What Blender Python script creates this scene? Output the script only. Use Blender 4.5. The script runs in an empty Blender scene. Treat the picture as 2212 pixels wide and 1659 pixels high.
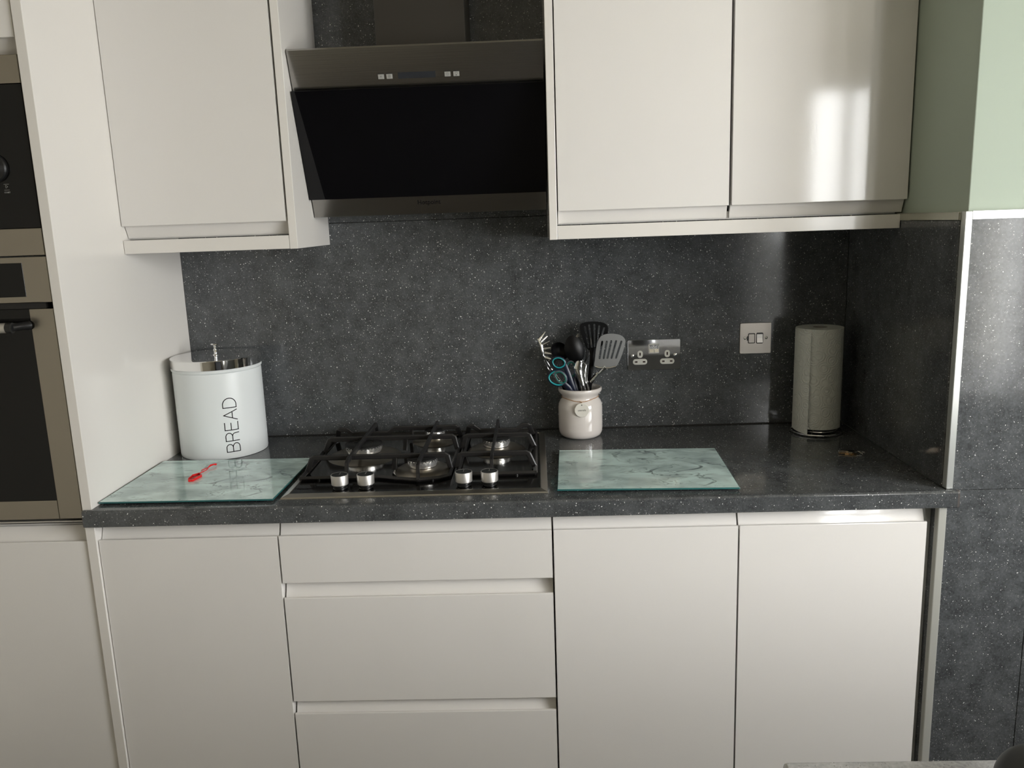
import bpy, bmesh, math, random
from mathutils import Vector, Matrix
random.seed(7)
PI = math.pi
S = bpy.context.scene
COL = S.collection

# ------------------------------------------------------------------ camera
cd = bpy.data.cameras.new('camera'); cam = bpy.data.objects.new('camera', cd); COL.objects.link(cam)
Rv = Vector((0.99907895, 0.02609745, -0.03406143)); Uv = Vector((0.0283295, 0.19503715, 0.98038663)); Fv = Vector((-0.03222884, 0.98044859, -0.19411819))
M3 = Matrix((Rv, Uv, -Fv)).transposed()
cam.matrix_world = Matrix.Translation((0.97865601, -2.26967504, 1.4933314)) @ M3.to_4x4()
cd.sensor_fit = 'HORIZONTAL'; cd.sensor_width = 36.0
cd.lens = 1773.768 / 2212 * 36.0
cd.clip_start = 0.02
S.camera = cam
# ------------------------------------------------------------------ world, light, exposure
w = bpy.data.worlds.new('world'); S.world = w; w.use_nodes = True
nt_ = w.node_tree; bg_ = nt_.nodes['Background']
tc_ = nt_.nodes.new('ShaderNodeTexCoord'); sx_ = nt_.nodes.new('ShaderNodeSeparateXYZ'); cr_ = nt_.nodes.new('ShaderNodeValToRGB')
nt_.links.new(tc_.outputs['Generated'], sx_.inputs[0])
mr_ = nt_.nodes.new('ShaderNodeMapRange'); mr_.inputs['From Min'].default_value = -1; mr_.inputs['From Max'].default_value = 1
nt_.links.new(sx_.outputs['Z'], mr_.inputs['Value']); nt_.links.new(mr_.outputs[0], cr_.inputs[0]); nt_.links.new(cr_.outputs[0], bg_.inputs[0])
# plain overcast sky over darker gardens
for i_, (p_, c_) in enumerate(((0.0, (0.10, 0.105, 0.085)), (0.495, (0.13, 0.135, 0.11)), (0.515, (0.56, 0.55, 0.54)), (1.0, (1.30, 1.31, 1.33)))):
    e_ = cr_.color_ramp.elements[0] if i_ == 0 else (cr_.color_ramp.elements[1] if i_ == 3 else cr_.color_ramp.elements.new(p_))
    e_.position = p_; e_.color = (*[c / 1.4 for c in c_], 1)
bg_.inputs[1].default_value = 29.0
S.view_settings.view_transform = 'Standard'; S.view_settings.look = 'None'
S.view_settings.gamma = 1; S.view_settings.use_curve_mapping = False
S.view_settings.exposure = 0.47

def area(name, loc, rot, sx, sy, power, color):
    l = bpy.data.lights.new(name, 'AREA'); l.shape = 'RECTANGLE'; l.size = sx; l.size_y = sy
    l.energy = power; l.color = color
    o = bpy.data.objects.new(name, l); COL.objects.link(o); o.location = loc; o.rotation_euler = rot
    return o
# sampling portals in the window openings: they add no light, they only guide the sky light in
def portal(name, loc, rot, sx, sy):
    o = area(name, loc, rot, sx, sy, 1, (1, 1, 1)); o.data.cycles.is_portal = True
portal('side_window_portal', (3.52, -2.15, 1.54), (0, PI / 2, 0), 1.12, 1.40)
portal('small_window_portal', (2.86, -3.82, 1.755), (-PI / 2, 0, PI), 0.46, 0.93)
portal('glazed_door_portal', (3.52, -3.19, 1.125), (0, PI / 2, 0), 1.95, 0.48)

# ------------------------------------------------------------------ materials
def mat(name, color, rough=0.5, metal=0.0, spec=0.5, coat=0.0, bump=None, trans=0.0):
    m = bpy.data.materials.new(name); m.use_nodes = True
    nt = m.node_tree; b = nt.nodes['Principled BSDF']
    b.inputs['Base Color'].default_value = (*color, 1); b.inputs['Roughness'].default_value = rough
    b.inputs['Metallic'].default_value = metal; b.inputs['Specular IOR Level'].default_value = spec
    b.inputs['Coat Weight'].default_value = coat; b.inputs['Coat Roughness'].default_value = 0.05
    b.inputs['Transmission Weight'].default_value = trans
    if bump:
        sc, st, stretch = bump
        tc = nt.nodes.new('ShaderNodeTexCoord'); mp = nt.nodes.new('ShaderNodeMapping'); mp.inputs['Scale'].default_value = stretch
        n = nt.nodes.new('ShaderNodeTexNoise'); n.inputs['Scale'].default_value = sc; n.inputs['Detail'].default_value = 3
        bp = nt.nodes.new('ShaderNodeBump'); bp.inputs['Strength'].default_value = st; bp.inputs['Distance'].default_value = 0.001
        nt.links.new(tc.outputs['Object'], mp.inputs[0]); nt.links.new(mp.outputs[0], n.inputs['Vector'])
        nt.links.new(n.outputs[0], bp.inputs['Height']); nt.links.new(bp.outputs[0], b.inputs['Normal'])
    return m

def speckle(name, lo, hi, rough, fleck=0.95, spec=0.5):
    """dark mottled laminate with small pale quartz flecks"""
    m = bpy.data.materials.new(name); m.use_nodes = True
    nt = m.node_tree; N = nt.nodes; L = nt.links; b = N['Principled BSDF']
    b.inputs['Roughness'].default_value = rough; b.inputs['Specular IOR Level'].default_value = spec
    tc = N.new('ShaderNodeTexCoord')
    n1 = N.new('ShaderNodeTexNoise'); n1.inputs['Scale'].default_value = 17; n1.inputs['Detail'].default_value = 10; n1.inputs['Roughness'].default_value = 0.80
    n2 = N.new('ShaderNodeTexNoise'); n2.inputs['Scale'].default_value = 240; n2.inputs['Detail'].default_value = 3
    L.new(tc.outputs['Object'], n1.inputs['Vector']); L.new(tc.outputs['Object'], n2.inputs['Vector'])
    mx = N.new('ShaderNodeMath'); mx.operation = 'MULTIPLY_ADD'; mx.inputs[1].default_value = 0.42
    L.new(n2.outputs[0], mx.inputs[0]); L.new(n1.outputs[0], mx.inputs[2])
    r = N.new('ShaderNodeValToRGB'); r.color_ramp.elements[0].position = 0.52; r.color_ramp.elements[1].position = 0.90
    r.color_ramp.elements[0].color = (*lo, 1); r.color_ramp.elements[1].color = (*hi, 1)
    L.new(mx.outputs[0], r.inputs[0])
    col = r.outputs[0]
    # coordinates bent a little so the flecks are irregular strokes
    nd = N.new('ShaderNodeTexNoise'); nd.inputs['Scale'].default_value = 160; nd.inputs['Detail'].default_value = 1
    L.new(tc.outputs['Object'], nd.inputs['Vector'])
    vs = N.new('ShaderNodeVectorMath'); vs.operation = 'SCALE'; vs.inputs['Scale'].default_value = 0.0055
    L.new(nd.outputs['Color'], vs.inputs[0])
    va = N.new('ShaderNodeVectorMath'); va.operation = 'ADD'; L.new(tc.outputs['Object'], va.inputs[0]); L.new(vs.outputs[0], va.inputs[1])
    for sc, thr, keep, amt in ((122, 0.100, 0.30, fleck), (175, 0.115, 0.42, fleck * 0.55), (300, 0.19, 0.45, fleck * 0.26)):
        v = N.new('ShaderNodeTexVoronoi'); v.inputs['Scale'].default_value = sc; L.new(va.outputs[0], v.inputs['Vector'])
        sp = N.new('ShaderNodeSeparateColor'); L.new(v.outputs['Color'], sp.inputs[0])
        g = N.new('ShaderNodeMath'); g.operation = 'GREATER_THAN'; g.inputs[1].default_value = keep; L.new(sp.outputs[0], g.inputs[0])
        rr = N.new('ShaderNodeMath'); rr.operation = 'MULTIPLY_ADD'; rr.inputs[1].default_value = thr; rr.inputs[2].default_value = thr * 0.45
        L.new(sp.outputs[1], rr.inputs[0])
        d = N.new('ShaderNodeMath'); d.operation = 'LESS_THAN'; L.new(v.outputs['Distance'], d.inputs[0]); L.new(rr.outputs[0], d.inputs[1])
        a = N.new('ShaderNodeMath'); a.operation = 'MULTIPLY'; L.new(g.outputs[0], a.inputs[0]); L.new(d.outputs[0], a.inputs[1])
        br = N.new('ShaderNodeMath'); br.operation = 'MULTIPLY'; L.new(a.outputs[0], br.inputs[0]); br.inputs[1].default_value = 0.9
        mc = N.new('ShaderNodeMix'); mc.data_type = 'RGBA'; L.new(br.outputs[0], mc.inputs['Factor'])
        L.new(col, mc.inputs['A']); mc.inputs['B'].default_value = (amt, amt, amt * 0.97, 1)
        col = mc.outputs['Result']
    L.new(col, b.inputs['Base Color'])
    return m

def marble(name):
    m = bpy.data.materials.new(name); m.use_nodes = True
    nt = m.node_tree; N = nt.nodes; L = nt.links; b = N['Principled BSDF']
    b.inputs['Roughness'].default_value = 0.06
    tc = N.new('ShaderNodeTexCoord'); mp = N.new('ShaderNodeMapping'); mp.inputs['Scale'].default_value = (1.0, 1.7, 1.0); mp.inputs['Rotation'].default_value = (0, 0, 0.5)
    L.new(tc.outputs['Object'], mp.inputs[0])
    cols = None
    base = N.new('ShaderNodeTexNoise'); base.inputs['Scale'].default_value = 10; base.inputs['Detail'].default_value = 5; base.inputs['Distortion'].default_value = 0.6
    L.new(mp.outputs[0], base.inputs['Vector'])
    r0 = N.new('ShaderNodeValToRGB'); r0.color_ramp.elements[0].position = 0.35; r0.color_ramp.elements[1].position = 0.62
    r0.color_ramp.elements[0].color = (0.40, 0.51, 0.51, 1); r0.color_ramp.elements[1].color = (0.70, 0.89, 0.86, 1)
    L.new(base.outputs[0], r0.inputs[0]); col = r0.outputs[0]
    for sc, wd, dark in ((6.5, 0.020, 0.80), (13.0, 0.014, 0.55)):
        n = N.new('ShaderNodeTexNoise'); n.inputs['Scale'].default_value = sc; n.inputs['Detail'].default_value = 3; n.inputs['Roughness'].default_value = 0.55; n.inputs['Distortion'].default_value = 0.9
        L.new(mp.outputs[0], n.inputs['Vector'])
        s = N.new('ShaderNodeMath'); s.operation = 'SUBTRACT'; s.inputs[1].default_value = 0.5; L.new(n.outputs[0], s.inputs[0])
        a = N.new('ShaderNodeMath'); a.operation = 'ABSOLUTE'; L.new(s.outputs[0], a.inputs[0])
        mr = N.new('ShaderNodeMapRange'); mr.inputs['From Min'].default_value = 0; mr.inputs['From Max'].default_value = wd
        mr.inputs['To Min'].default_value = dark; mr.inputs['To Max'].default_value = 0; L.new(a.outputs[0], mr.inputs['Value'])
        fade = N.new('ShaderNodeTexNoise'); fade.inputs['Scale'].default_value = sc * 1.6; L.new(tc.outputs['Object'], fade.inputs['Vector'])
        fr = N.new('ShaderNodeMapRange'); fr.inputs['From Min'].default_value = 0.42; fr.inputs['From Max'].default_value = 0.62; L.new(fade.outputs[0], fr.inputs['Value'])
        fm = N.new('ShaderNodeMath'); fm.operation = 'MULTIPLY'; L.new(fr.outputs[0], fm.inputs[0]); L.new(mr.outputs[0], fm.inputs[1])
        mc = N.new('ShaderNodeMix'); mc.data_type = 'RGBA'; L.new(fm.outputs[0], mc.inputs['Factor']); L.new(col, mc.inputs['A']); mc.inputs['B'].default_value = (0.07, 0.085, 0.09, 1)
        col = mc.outputs['Result']
    L.new(col, b.inputs['Base Color'])
    return m

def towel(name):
    m = mat(name, (0.60, 0.61, 0.56), 0.9, spec=0.15)
    nt = m.node_tree; N = nt.nodes; L = nt.links; b = N['Principled BSDF']
    tc = N.new('ShaderNodeTexCoord'); v = N.new('ShaderNodeTexVoronoi'); v.inputs['Scale'].default_value = 36; v.inputs['Randomness'].default_value = 0.75
    L.new(tc.outputs['Object'], v.inputs['Vector'])
    k = N.new('ShaderNodeMath'); k.operation = 'MULTIPLY'; k.inputs[1].default_value = 34; L.new(v.outputs['Distance'], k.inputs[0])
    s = N.new('ShaderNodeMath'); s.operation = 'SINE'; L.new(k.outputs[0], s.inputs[0])
    bp = N.new('ShaderNodeBump'); bp.inputs['Strength'].default_value = 0.42; bp.inputs['Distance'].default_value = 0.0012
    L.new(s.outputs[0], bp.inputs['Height']); L.new(bp.outputs[0], b.inputs['Normal'])
    return m

GLOSS = mat('gloss_white_door', (0.80, 0.775, 0.742), 0.07, spec=0.42, bump=(260, 0.035, (1, 1, 1)))
CARC = mat('white_carcass', (0.77, 0.75, 0.72), 0.35)
PANEL = mat('gloss_end_panel', (0.79, 0.76, 0.715), 0.12, spec=0.4)
LAM = speckle('speckled_laminate', (0.043, 0.046, 0.048), (0.120, 0.127, 0.131), 0.13)
WTOP = speckle('speckled_worktop', (0.040, 0.043, 0.045), (0.108, 0.114, 0.117), 0.10)
WTOP2 = speckle('speckled_worktop_near_sheen', (0.30, 0.30, 0.31), (0.56, 0.56, 0.57), 0.16)  # window sheen on the near counter is painted into this paler base
EDGE = mat('worktop_end_cap', (0.085, 0.075, 0.07), 0.35)
STEEL = mat('brushed_steel', (0.40, 0.39, 0.375), 0.22, 1.0, bump=(300, 0.05, (0.02, 1, 1)))
OVENSTEEL = mat('oven_steel', (0.33, 0.305, 0.265), 0.24, 1.0, bump=(300, 0.05, (0.02, 1, 1)))
HOBSTEEL = mat('hob_steel', (0.20, 0.195, 0.185), 0.10, 1.0)
RIMSTEEL = mat('hob_rim_steel', (0.50, 0.48, 0.44), 0.30, 1.0)
DISH = mat('burner_dish_metal', (0.42, 0.38, 0.32), 0.30, 1.0)
CHROME = mat('chrome', (0.86, 0.86, 0.86), 0.04, 1.0)
POLISH = mat('polished_steel', (0.66, 0.66, 0.65), 0.14, 1.0)
CROWN = mat('burner_aluminium', (0.80, 0.79, 0.77), 0.22, 0.85)
SATIN = mat('satin_steel', (0.62, 0.60, 0.57), 0.42, 0.8)
SATINPL = mat('satin_nickel_plate', (0.42, 0.39, 0.35), 0.34, 1.0)
TRIM = mat('silver_trim', (0.72, 0.74, 0.72), 0.26, 0.6)
TRIMD = mat('brushed_lower_trim', (0.46, 0.46, 0.42), 0.4, 0.2)
BLKGLASS = mat('black_glass', (0.003, 0.003, 0.004), 0.03, spec=0.35)
OVGLASS = mat('oven_glass', (0.006, 0.006, 0.006), 0.05, spec=0.3)
BLACK = mat('black_enamel', (0.012, 0.012, 0.012), 0.33)
IRON = mat('cast_iron', (0.016, 0.015, 0.015), 0.36, bump=(300, 0.25, (1, 1, 1)))
NYLON = mat('black_nylon', (0.004, 0.004, 0.0045), 0.36, spec=0.22)
CHIM = mat('dark_chimney_metal', (0.055, 0.05, 0.043), 0.4, 0.5)
DARK = mat('dark_gap', (0.02, 0.018, 0.016), 0.8)
ENAMEL = mat('white_enamel', (0.76, 0.79, 0.79), 0.34, spec=0.3)
CERAM = mat('cream_ceramic', (0.70, 0.65, 0.61), 0.10, coat=0.4)
TAGM = mat('ceramic_tag', (0.72, 0.69, 0.62), 0.4)
TWINE = mat('jute_twine', (0.42, 0.24, 0.12), 0.9)
WHITEPL = mat('white_socket_plastic', (0.66, 0.65, 0.60), 0.3)
REDPL = mat('red_plastic', (0.75, 0.015, 0.015), 0.25)
TEAL = mat('teal_rubber', (0.01, 0.30, 0.32), 0.4)
TEALG = mat('green_rubber', (0.0, 0.13, 0.10), 0.4)
NAVY = mat('navy_plastic', (0.008, 0.012, 0.03), 0.35)
BRASS = mat('brass_key', (0.62, 0.43, 0.22), 0.22, 1.0)
INK = mat('black_ink', (0.006, 0.005, 0.006), 0.6, spec=0.1)
GREYINK = mat('grey_print', (0.30, 0.30, 0.28), 0.5)
GLASSEDGE = mat('green_glass_edge', (0.03, 0.13, 0.13), 0.08, coat=0.3)
MARBLE = marble('marble_printed_glass')
PAPER = towel('embossed_paper')
SAGE = mat('sage_wall_paint', (0.40, 0.455, 0.38), 0.75, spec=0.2, bump=(40, 0.06, (1, 1, 1)))
CREAM = mat('cream_wall_paint', (0.47, 0.435, 0.36), 0.8, spec=0.2)
CEIL = mat('ceiling_paint', (0.58, 0.53, 0.42), 0.85, spec=0.2)
FRAME = mat('white_window_frame', (0.72, 0.72, 0.70), 0.4)
JARM = mat('dark_grey_soft_plastic', (0.035, 0.036, 0.038), 0.55)
FLOORM = mat('oak_floor', (0.075, 0.066, 0.056), 0.4)

# ------------------------------------------------------------------ mesh helpers
def newbm(): return bmesh.new()
def box(bm, x0, x1, y0, y1, z0, z1, bev=0.0, seg=2, mi=0):
    r = bmesh.ops.create_cube(bm, size=1)
    vs = r['verts']
    for v in vs:
        v.co = Vector(((x0 + x1) / 2 + v.co.x * (x1 - x0), (y0 + y1) / 2 + v.co.y * (y1 - y0), (z0 + z1) / 2 + v.co.z * (z1 - z0)))
    fs = set(f for v in vs for f in v.link_faces)
    for f in fs: f.material_index = mi
    if bev > 0:
        es = set(e for v in vs for e in v.link_edges)
        bmesh.ops.bevel(bm, geom=list(es), offset=bev, segments=seg, profile=0.5, affect='EDGES')
    return vs
def prism(bm, pts, axis, a, b, mi=0):
    """polygon pts extruded along axis ('x','y','z') from a to b"""
    def P(p, t):
        return {'x': (t, p[0], p[1]), 'y': (p[0], t, p[1]), 'z': (p[0], p[1], t)}[axis]
    v0 = [bm.verts.new(P(p, a)) for p in pts]; v1 = [bm.verts.new(P(p, b)) for p in pts]
    f = [bm.faces.new(v0), bm.faces.new(v1[::-1])]
    n = len(pts)
    for i in range(n): f.append(bm.faces.new((v0[i], v1[i], v1[(i + 1) % n], v0[(i + 1) % n])))
    for q in f: q.material_index = mi
    return f
def lathe(bm, prof, seg=48, c=(0, 0, 0), mi=0, axis='z'):
    rings = []
    for r, z in prof:
        if r < 1e-6:
            rings.append([bm.verts.new((0, 0, z))])
        else:
            rings.append([bm.verts.new((r * math.cos(2 * PI * i / seg), r * math.sin(2 * PI * i / seg), z)) for i in range(seg)])
    allv = [v for r in rings for v in r]
    for a, b in zip(rings[:-1], rings[1:]):
        for i in range(seg):
            j = (i + 1) % seg
            if len(a) == 1 and len(b) == 1: continue
            if len(a) == 1: f = bm.faces.new((a[0], b[i], b[j]))
            elif len(b) == 1: f = bm.faces.new((a[i], b[0], a[j]))
            else: f = bm.faces.new((a[i], b[i], b[j], a[j]))
            f.material_index = mi; f.smooth = True
    for v in allv:
        x, y, z = v.co
        if axis == 'y': v.co = Vector((x, -z, y))      # profile z points towards -y
        elif axis == 'x': v.co = Vector((z, x, y))
        v.co += Vector(c)
    return allv
def tube(bm, pts, r, seg=10, closed=False, mi=0, flat=None):
    """round tube through pts; r number or list; flat=(a,b) gives an elliptical section"""
    P = [Vector(p) for p in pts]; n = len(P)
    rs = r if isinstance(r, (list, tuple)) else [r] * n
    tang = []
    for i in range(n):
        a = P[(i - 1) % n] if (closed or i > 0) else P[i]; b = P[(i + 1) % n] if (closed or i < n - 1) else P[i]
        tang.append((b - a).normalized())
    up = Vector((0, 1, 0))
    if abs(tang[0].dot(up)) > 0.95: up = Vector((0, 0, 1))
    rings = []; nrm = (up - tang[0] * up.dot(tang[0])).normalized()
    for i in range(n):
        nrm = (nrm - tang[i] * nrm.dot(tang[i])).normalized()
        bi = tang[i].cross(nrm)
        fa, fb = flat if flat else (1, 1)
        rings.append([bm.verts.new(P[i] + nrm * (math.cos(2 * PI * k / seg) * rs[i] * fa) + bi * (math.sin(2 * PI * k / seg) * rs[i] * fb)) for k in range(seg)])
    m = n if closed else n - 1
    for i in range(m):
        a, b = rings[i], rings[(i + 1) % n]
        for k in range(seg):
            f = bm.faces.new((a[k], a[(k + 1) % seg], b[(k + 1) % seg], b[k])); f.smooth = True; f.material_index = mi
    if not closed:
        bm.faces.new(rings[0][::-1]).material_index = mi; bm.faces.new(rings[-1]).material_index = mi
def smoothpath(pts, k=6, closed=False):
    P = [Vector(p) for p in pts]; n = len(P); out = []
    rng = range(n) if closed else range(n - 1)
    for i in rng:
        p0 = P[(i - 1) % n] if (closed or i > 0) else P[i]; p1 = P[i]; p2 = P[(i + 1) % n]
        p3 = P[(i + 2) % n] if (closed or i < n - 2) else P[(i + 1) % n]
        for j in range(k):
            t = j / k
            out.append(0.5 * ((2 * p1) + (p2 - p0) * t + (2 * p0 - 5 * p1 + 4 * p2 - p3) * t * t + (3 * p1 - p0 - 3 * p2 + p3) * t ** 3))
    if not closed: out.append(P[-1])
    return out
def xf(bm, M, verts=None):
    bmesh.ops.transform(bm, matrix=M, verts=verts or bm.verts)
def obj(name, bm, mats, parent=None, loc=(0, 0, 0), rot=(0, 0, 0), smooth=False, angle=None):
    bmesh.ops.recalc_face_normals(bm, faces=bm.faces)
    me = bpy.data.meshes.new(name); bm.to_mesh(me); bm.free()
    for m in (mats if isinstance(mats, (list, tuple)) else [mats]): me.materials.append(m)
    if smooth:
        for p in me.polygons: p.use_smooth = True
        me.set_sharp_from_angle(angle=math.radians(angle or 35))
    elif any(p.use_smooth for p in me.polygons):
        me.set_sharp_from_angle(angle=math.radians(32))
    o = bpy.data.objects.new(name, me); COL.objects.link(o); o.location = loc; o.rotation_euler = rot
    if parent: o.parent = parent
    return o
def tag(o, label, cat, group=None):
    o['label'] = label; o['category'] = cat
    if group: o['group'] = group
    return o
def thing(name, label, cat, loc=(0, 0, 0), rz=0, group=None):
    o = bpy.data.objects.new(name, None); COL.objects.link(o); o.location = loc; o.rotation_euler = (0, 0, rz); o.empty_display_size = 0.05
    return tag(o, label, cat, group)
def struct(name, bm, m, parent=None, **k):
    o = obj(name, bm, m, parent, **k)
    o['kind'] = 'structure'
    return o
def text_mesh(name, body, size, m, parent, M, depth=0.0003, off=0.0):
    cu = bpy.data.curves.new(name, 'FONT'); cu.body = body; cu.size = size; cu.extrude = depth; cu.offset = off
    cu.align_x = 'CENTER'; cu.align_y = 'CENTER'
    t = bpy.data.objects.new(name, cu); COL.objects.link(t)
    dg = bpy.context.evaluated_depsgraph_get(); me = bpy.data.meshes.new_from_object(t.evaluated_get(dg))
    bpy.data.objects.remove(t); bpy.data.curves.remove(cu)
    me.transform(M); me.name = name; me.materials.clear(); me.materials.append(m)
    o = bpy.data.objects.new(name, me); COL.objects.link(o); o.parent = parent
    return o
def facing(x, y, z, tilt=0.0, spin=0.0):
    """text plane upright, facing -y; tilt leans it back"""
    return Matrix.Translation((x, y, z)) @ Matrix.Rotation(PI / 2 + tilt, 4, 'X') @ Matrix.Rotation(spin, 4, 'Z')

YD = -0.590      # base door faces
YU = -0.3127     # wall cupboard door faces
XR = 1.826       # clad side of the alcove
ZW = 0.91

# ================================================================== ROOM SHELL
bm = newbm(); box(bm, -0.80, 3.50, -3.80, 0.20, -0.05, 0.0); struct('floor', bm, FLOORM)
bm = newbm(); box(bm, -0.80, 3.50, -3.80, 0.20, 2.45, 2.50); struct('ceiling', bm, CEIL)
bm = newbm(); box(bm, -0.80, 1.842, 0.008, 0.15, 0, 2.45); struct('wall_back', bm, CREAM)
bm = newbm(); box(bm, -0.80, -0.66, -3.80, 0.008, 0, 2.45); struct('wall_left', bm, CREAM)
bm = newbm(); box(bm, 1.842, 3.50, -0.578, 0.15, 0, 2.45, 0.002); struct('wall_return', bm, SAGE)
# side wall of the room with a wide window and a glazed door
bm = newbm()
for a in ((-3.80, -3.43, 0, 2.45), (-2.95, -2.85, 0, 2.45), (-1.45, -0.578, 0, 2.45), (-2.85, -1.45, 0, 0.98), (-2.85, -1.45, 2.10, 2.45), (-3.43, -2.95, 0, 0.15), (-3.43, -2.95, 2.10, 2.45)):
    box(bm, 3.30, 3.50, a[0], a[1], a[2], a[3])
struct('wall_right', bm, CREAM)
bm = newbm(); wins = [(2.63, 3.09, 1.29, 2.22)]
xs = sorted([-0.66, 3.30] + [a for w_ in wins for a in w_[:2]])
for a, b in zip(xs[:-1], xs[1:]):
    hit = [w_ for w_ in wins if w_[0] <= (a + b) / 2 <= w_[1]]
    if not hit: box(bm, a, b, -3.80, -3.52, 0, 2.45)
    else:
        box(bm, a, b, -3.80, -3.52, 0, hit[0][2]); box(bm, a, b, -3.80, -3.52, hit[0][3], 2.45)
struct('wall_front', bm, CREAM)
def frame_y(name, x0, x1, z0, z1, y, mull):
    bm = newbm(); t = 0.035
    box(bm, x0 - 0.03, x0 + t, y, y + 0.05, z0 - 0.03, z1 + 0.03, 0.003); box(bm, x1 - t, x1 + 0.03, y, y + 0.05, z0 - 0.03, z1 + 0.03, 0.003)
    box(bm, x0 + t, x1 - t, y, y + 0.05, z0 - 0.03, z0 + t, 0.003); box(bm, x0 + t, x1 - t, y, y + 0.05, z1 - t, z1 + 0.03, 0.003)
    for m_ in mull: box(bm, m_ - 0.025, m_ + 0.025, y, y + 0.05, z0 + t, z1 - t, 0.003)
    return struct(name, bm, FRAME)
frame_y('window_1', 2.63, 3.09, 1.29, 2.22, -3.56, [2.87])
def frame_x(name, y0, y1, z0, z1, mull):
    bm = newbm(); t = 0.04
    for a in (y0, y1 - t): box(bm, 3.33, 3.39, a, a + t, z0, z1, 0.003)
    for z in (z0, z1 - t): box(bm, 3.33, 3.39, y0 + t, y1 - t, z, z + t, 0.003)
    for m_ in mull: box(bm, 3.33, 3.39, m_ - 0.03, m_ + 0.03, z0 + t, z1 - t, 0.003)
    return struct(name, bm, FRAME)
frame_x('door_1', -3.43, -2.95, 0.15, 2.10, [])
frame_x('window_2', -2.85, -1.45, 0.98, 2.10, [-2.15])

# ================================================================== CLADDING
t = thing('splashback', 'speckled dark grey splashback behind the hob between worktop and wall cupboards', 'splashback', (0.9, 0.004, ZW))
def rel(bm, o): xf(bm, Matrix.Translation(-Vector(o.location)))
bm = newbm(); box(bm, 0.0, XR, 0.0, 0.008, ZW, 1.5045, 0.0006, 1); rel(bm, t); obj('splash_panel', bm, LAM, t)
bm = newbm(); box(bm, 0.40, 1.035, 0.0005, 0.008, 1.5060, 2.45, 0.0006, 1); rel(bm, t); obj('splash_panel', bm, LAM, t)['label'] = 'upper panel rising behind the extractor hood'
bm = newbm(); box(bm, 0.0, XR, -0.0035, 0.0, ZW, ZW + 0.003, 0.001, 1); rel(bm, t); obj('sealant_bead', bm, DARK, t)

bm = newbm(); box(bm, 0.42, 1.013, 0.0025, 0.0045, 1.500, 1.510); rel(bm, t); obj('joint_backing', bm, DARK, t)
t = thing('alcove_cladding', 'dark speckled panel lining the side of the alcove beside the paper roll', 'wall panel', (XR, -0.3, ZW))
bm = newbm(); box(bm, XR, 1.8415, -0.578, -0.0005, ZW, 1.4645, 0.0006, 1); rel(bm, t); obj('side_panel', bm, LAM, t)
bm = newbm(); box(bm, 1.8185, 1.8415, -0.578, -0.0005, 0.0, 0.871, 0.0006, 1); rel(bm, t); obj('side_panel', bm, LAM, t)['label'] = 'narrow strip of side panel below the worktop'
t2 = thing('pier_cladding', 'glossy dark speckled cladding on the pier at the right edge of the photo', 'wall panel', (2.0, -0.586, ZW))
bm = newbm(); box(bm, 1.8425, 2.60, -0.592, -0.5785, 0.9065, 1.4665, 0.0006, 1); rel(bm, t2); obj('cladding_panel', bm, LAM, t2)
bm = newbm(); box(bm, 1.835, 2.0195, -0.592, -0.5785, 0.0, 0.9055, 0.0006, 1); rel(bm, t2); obj('cladding_panel', bm, LAM, t2)
bm = newbm(); box(bm, 2.0208, 2.60, -0.592, -0.5785, 0.0, 0.9055, 0.0006, 1); rel(bm, t2); obj('cladding_panel', bm, LAM, t2)
# trims
bm = newbm()
box(bm, 1.8285, 1.8425, -0.5965, -0.5785, 0.9105, 1.4825, 0.0012, 2)
struct('trim_1', bm, TRIM)
bm = newbm(); prism(bm, [(1.8425, 1.4825), (2.60, 1.4825), (2.60, 1.4665), (1.8430, 1.4665)], 'y', -0.5965, -0.5785); struct('trim_2', bm, TRIM)
bm = newbm(); box(bm, 1.8235, 1.8420, -0.578, -0.020, 1.4650, 1.4815, 0.001, 2); struct('trim_3', bm, mat('side_trim_silver', (0.55, 0.55, 0.48), 0.12, 0.8))
bm = newbm(); box(bm, 1.8170, 1.8345, -0.5955, -0.5785, 0.0, 0.871, 0.0018, 2); struct('trim_4', bm, TRIMD)

# ================================================================== WORKTOP
t = thing('worktop', 'long dark grey speckled worktop under the hob and chopping boards', 'worktop', (0.9, -0.3, ZW))
bm = newbm()
pr = [(0.0, 0.8724), (0.0, ZW)]
R = 0.006
for i in range(7):
    a = PI / 2 * i / 6; pr.append((-0.608 + R - R * math.sin(a), ZW - R + R * math.cos(a)))
pr += [(-0.608, 0.8745), (-0.606, 0.8724)]
prism(bm, pr, 'x', 0.0005, XR - 0.0005)
front = [p for p in pr[2:]] ; nib = [(-0.5975, 0.8724), (-0.5975, ZW)] + front
prism(bm, nib, 'x', -0.0155, 0.0005); prism(bm, nib, 'x', XR - 0.0005, 1.8485)
rel(bm, t); obj('slab', bm, WTOP, t, smooth=True, angle=16)
for a_, b_ in ((1.8485, 1.8525), (-0.0170, -0.0155)):
    bm = newbm(); prism(bm, nib, 'x', a_, b_); rel(bm, t); obj('end_cap', bm, EDGE, t)

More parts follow.
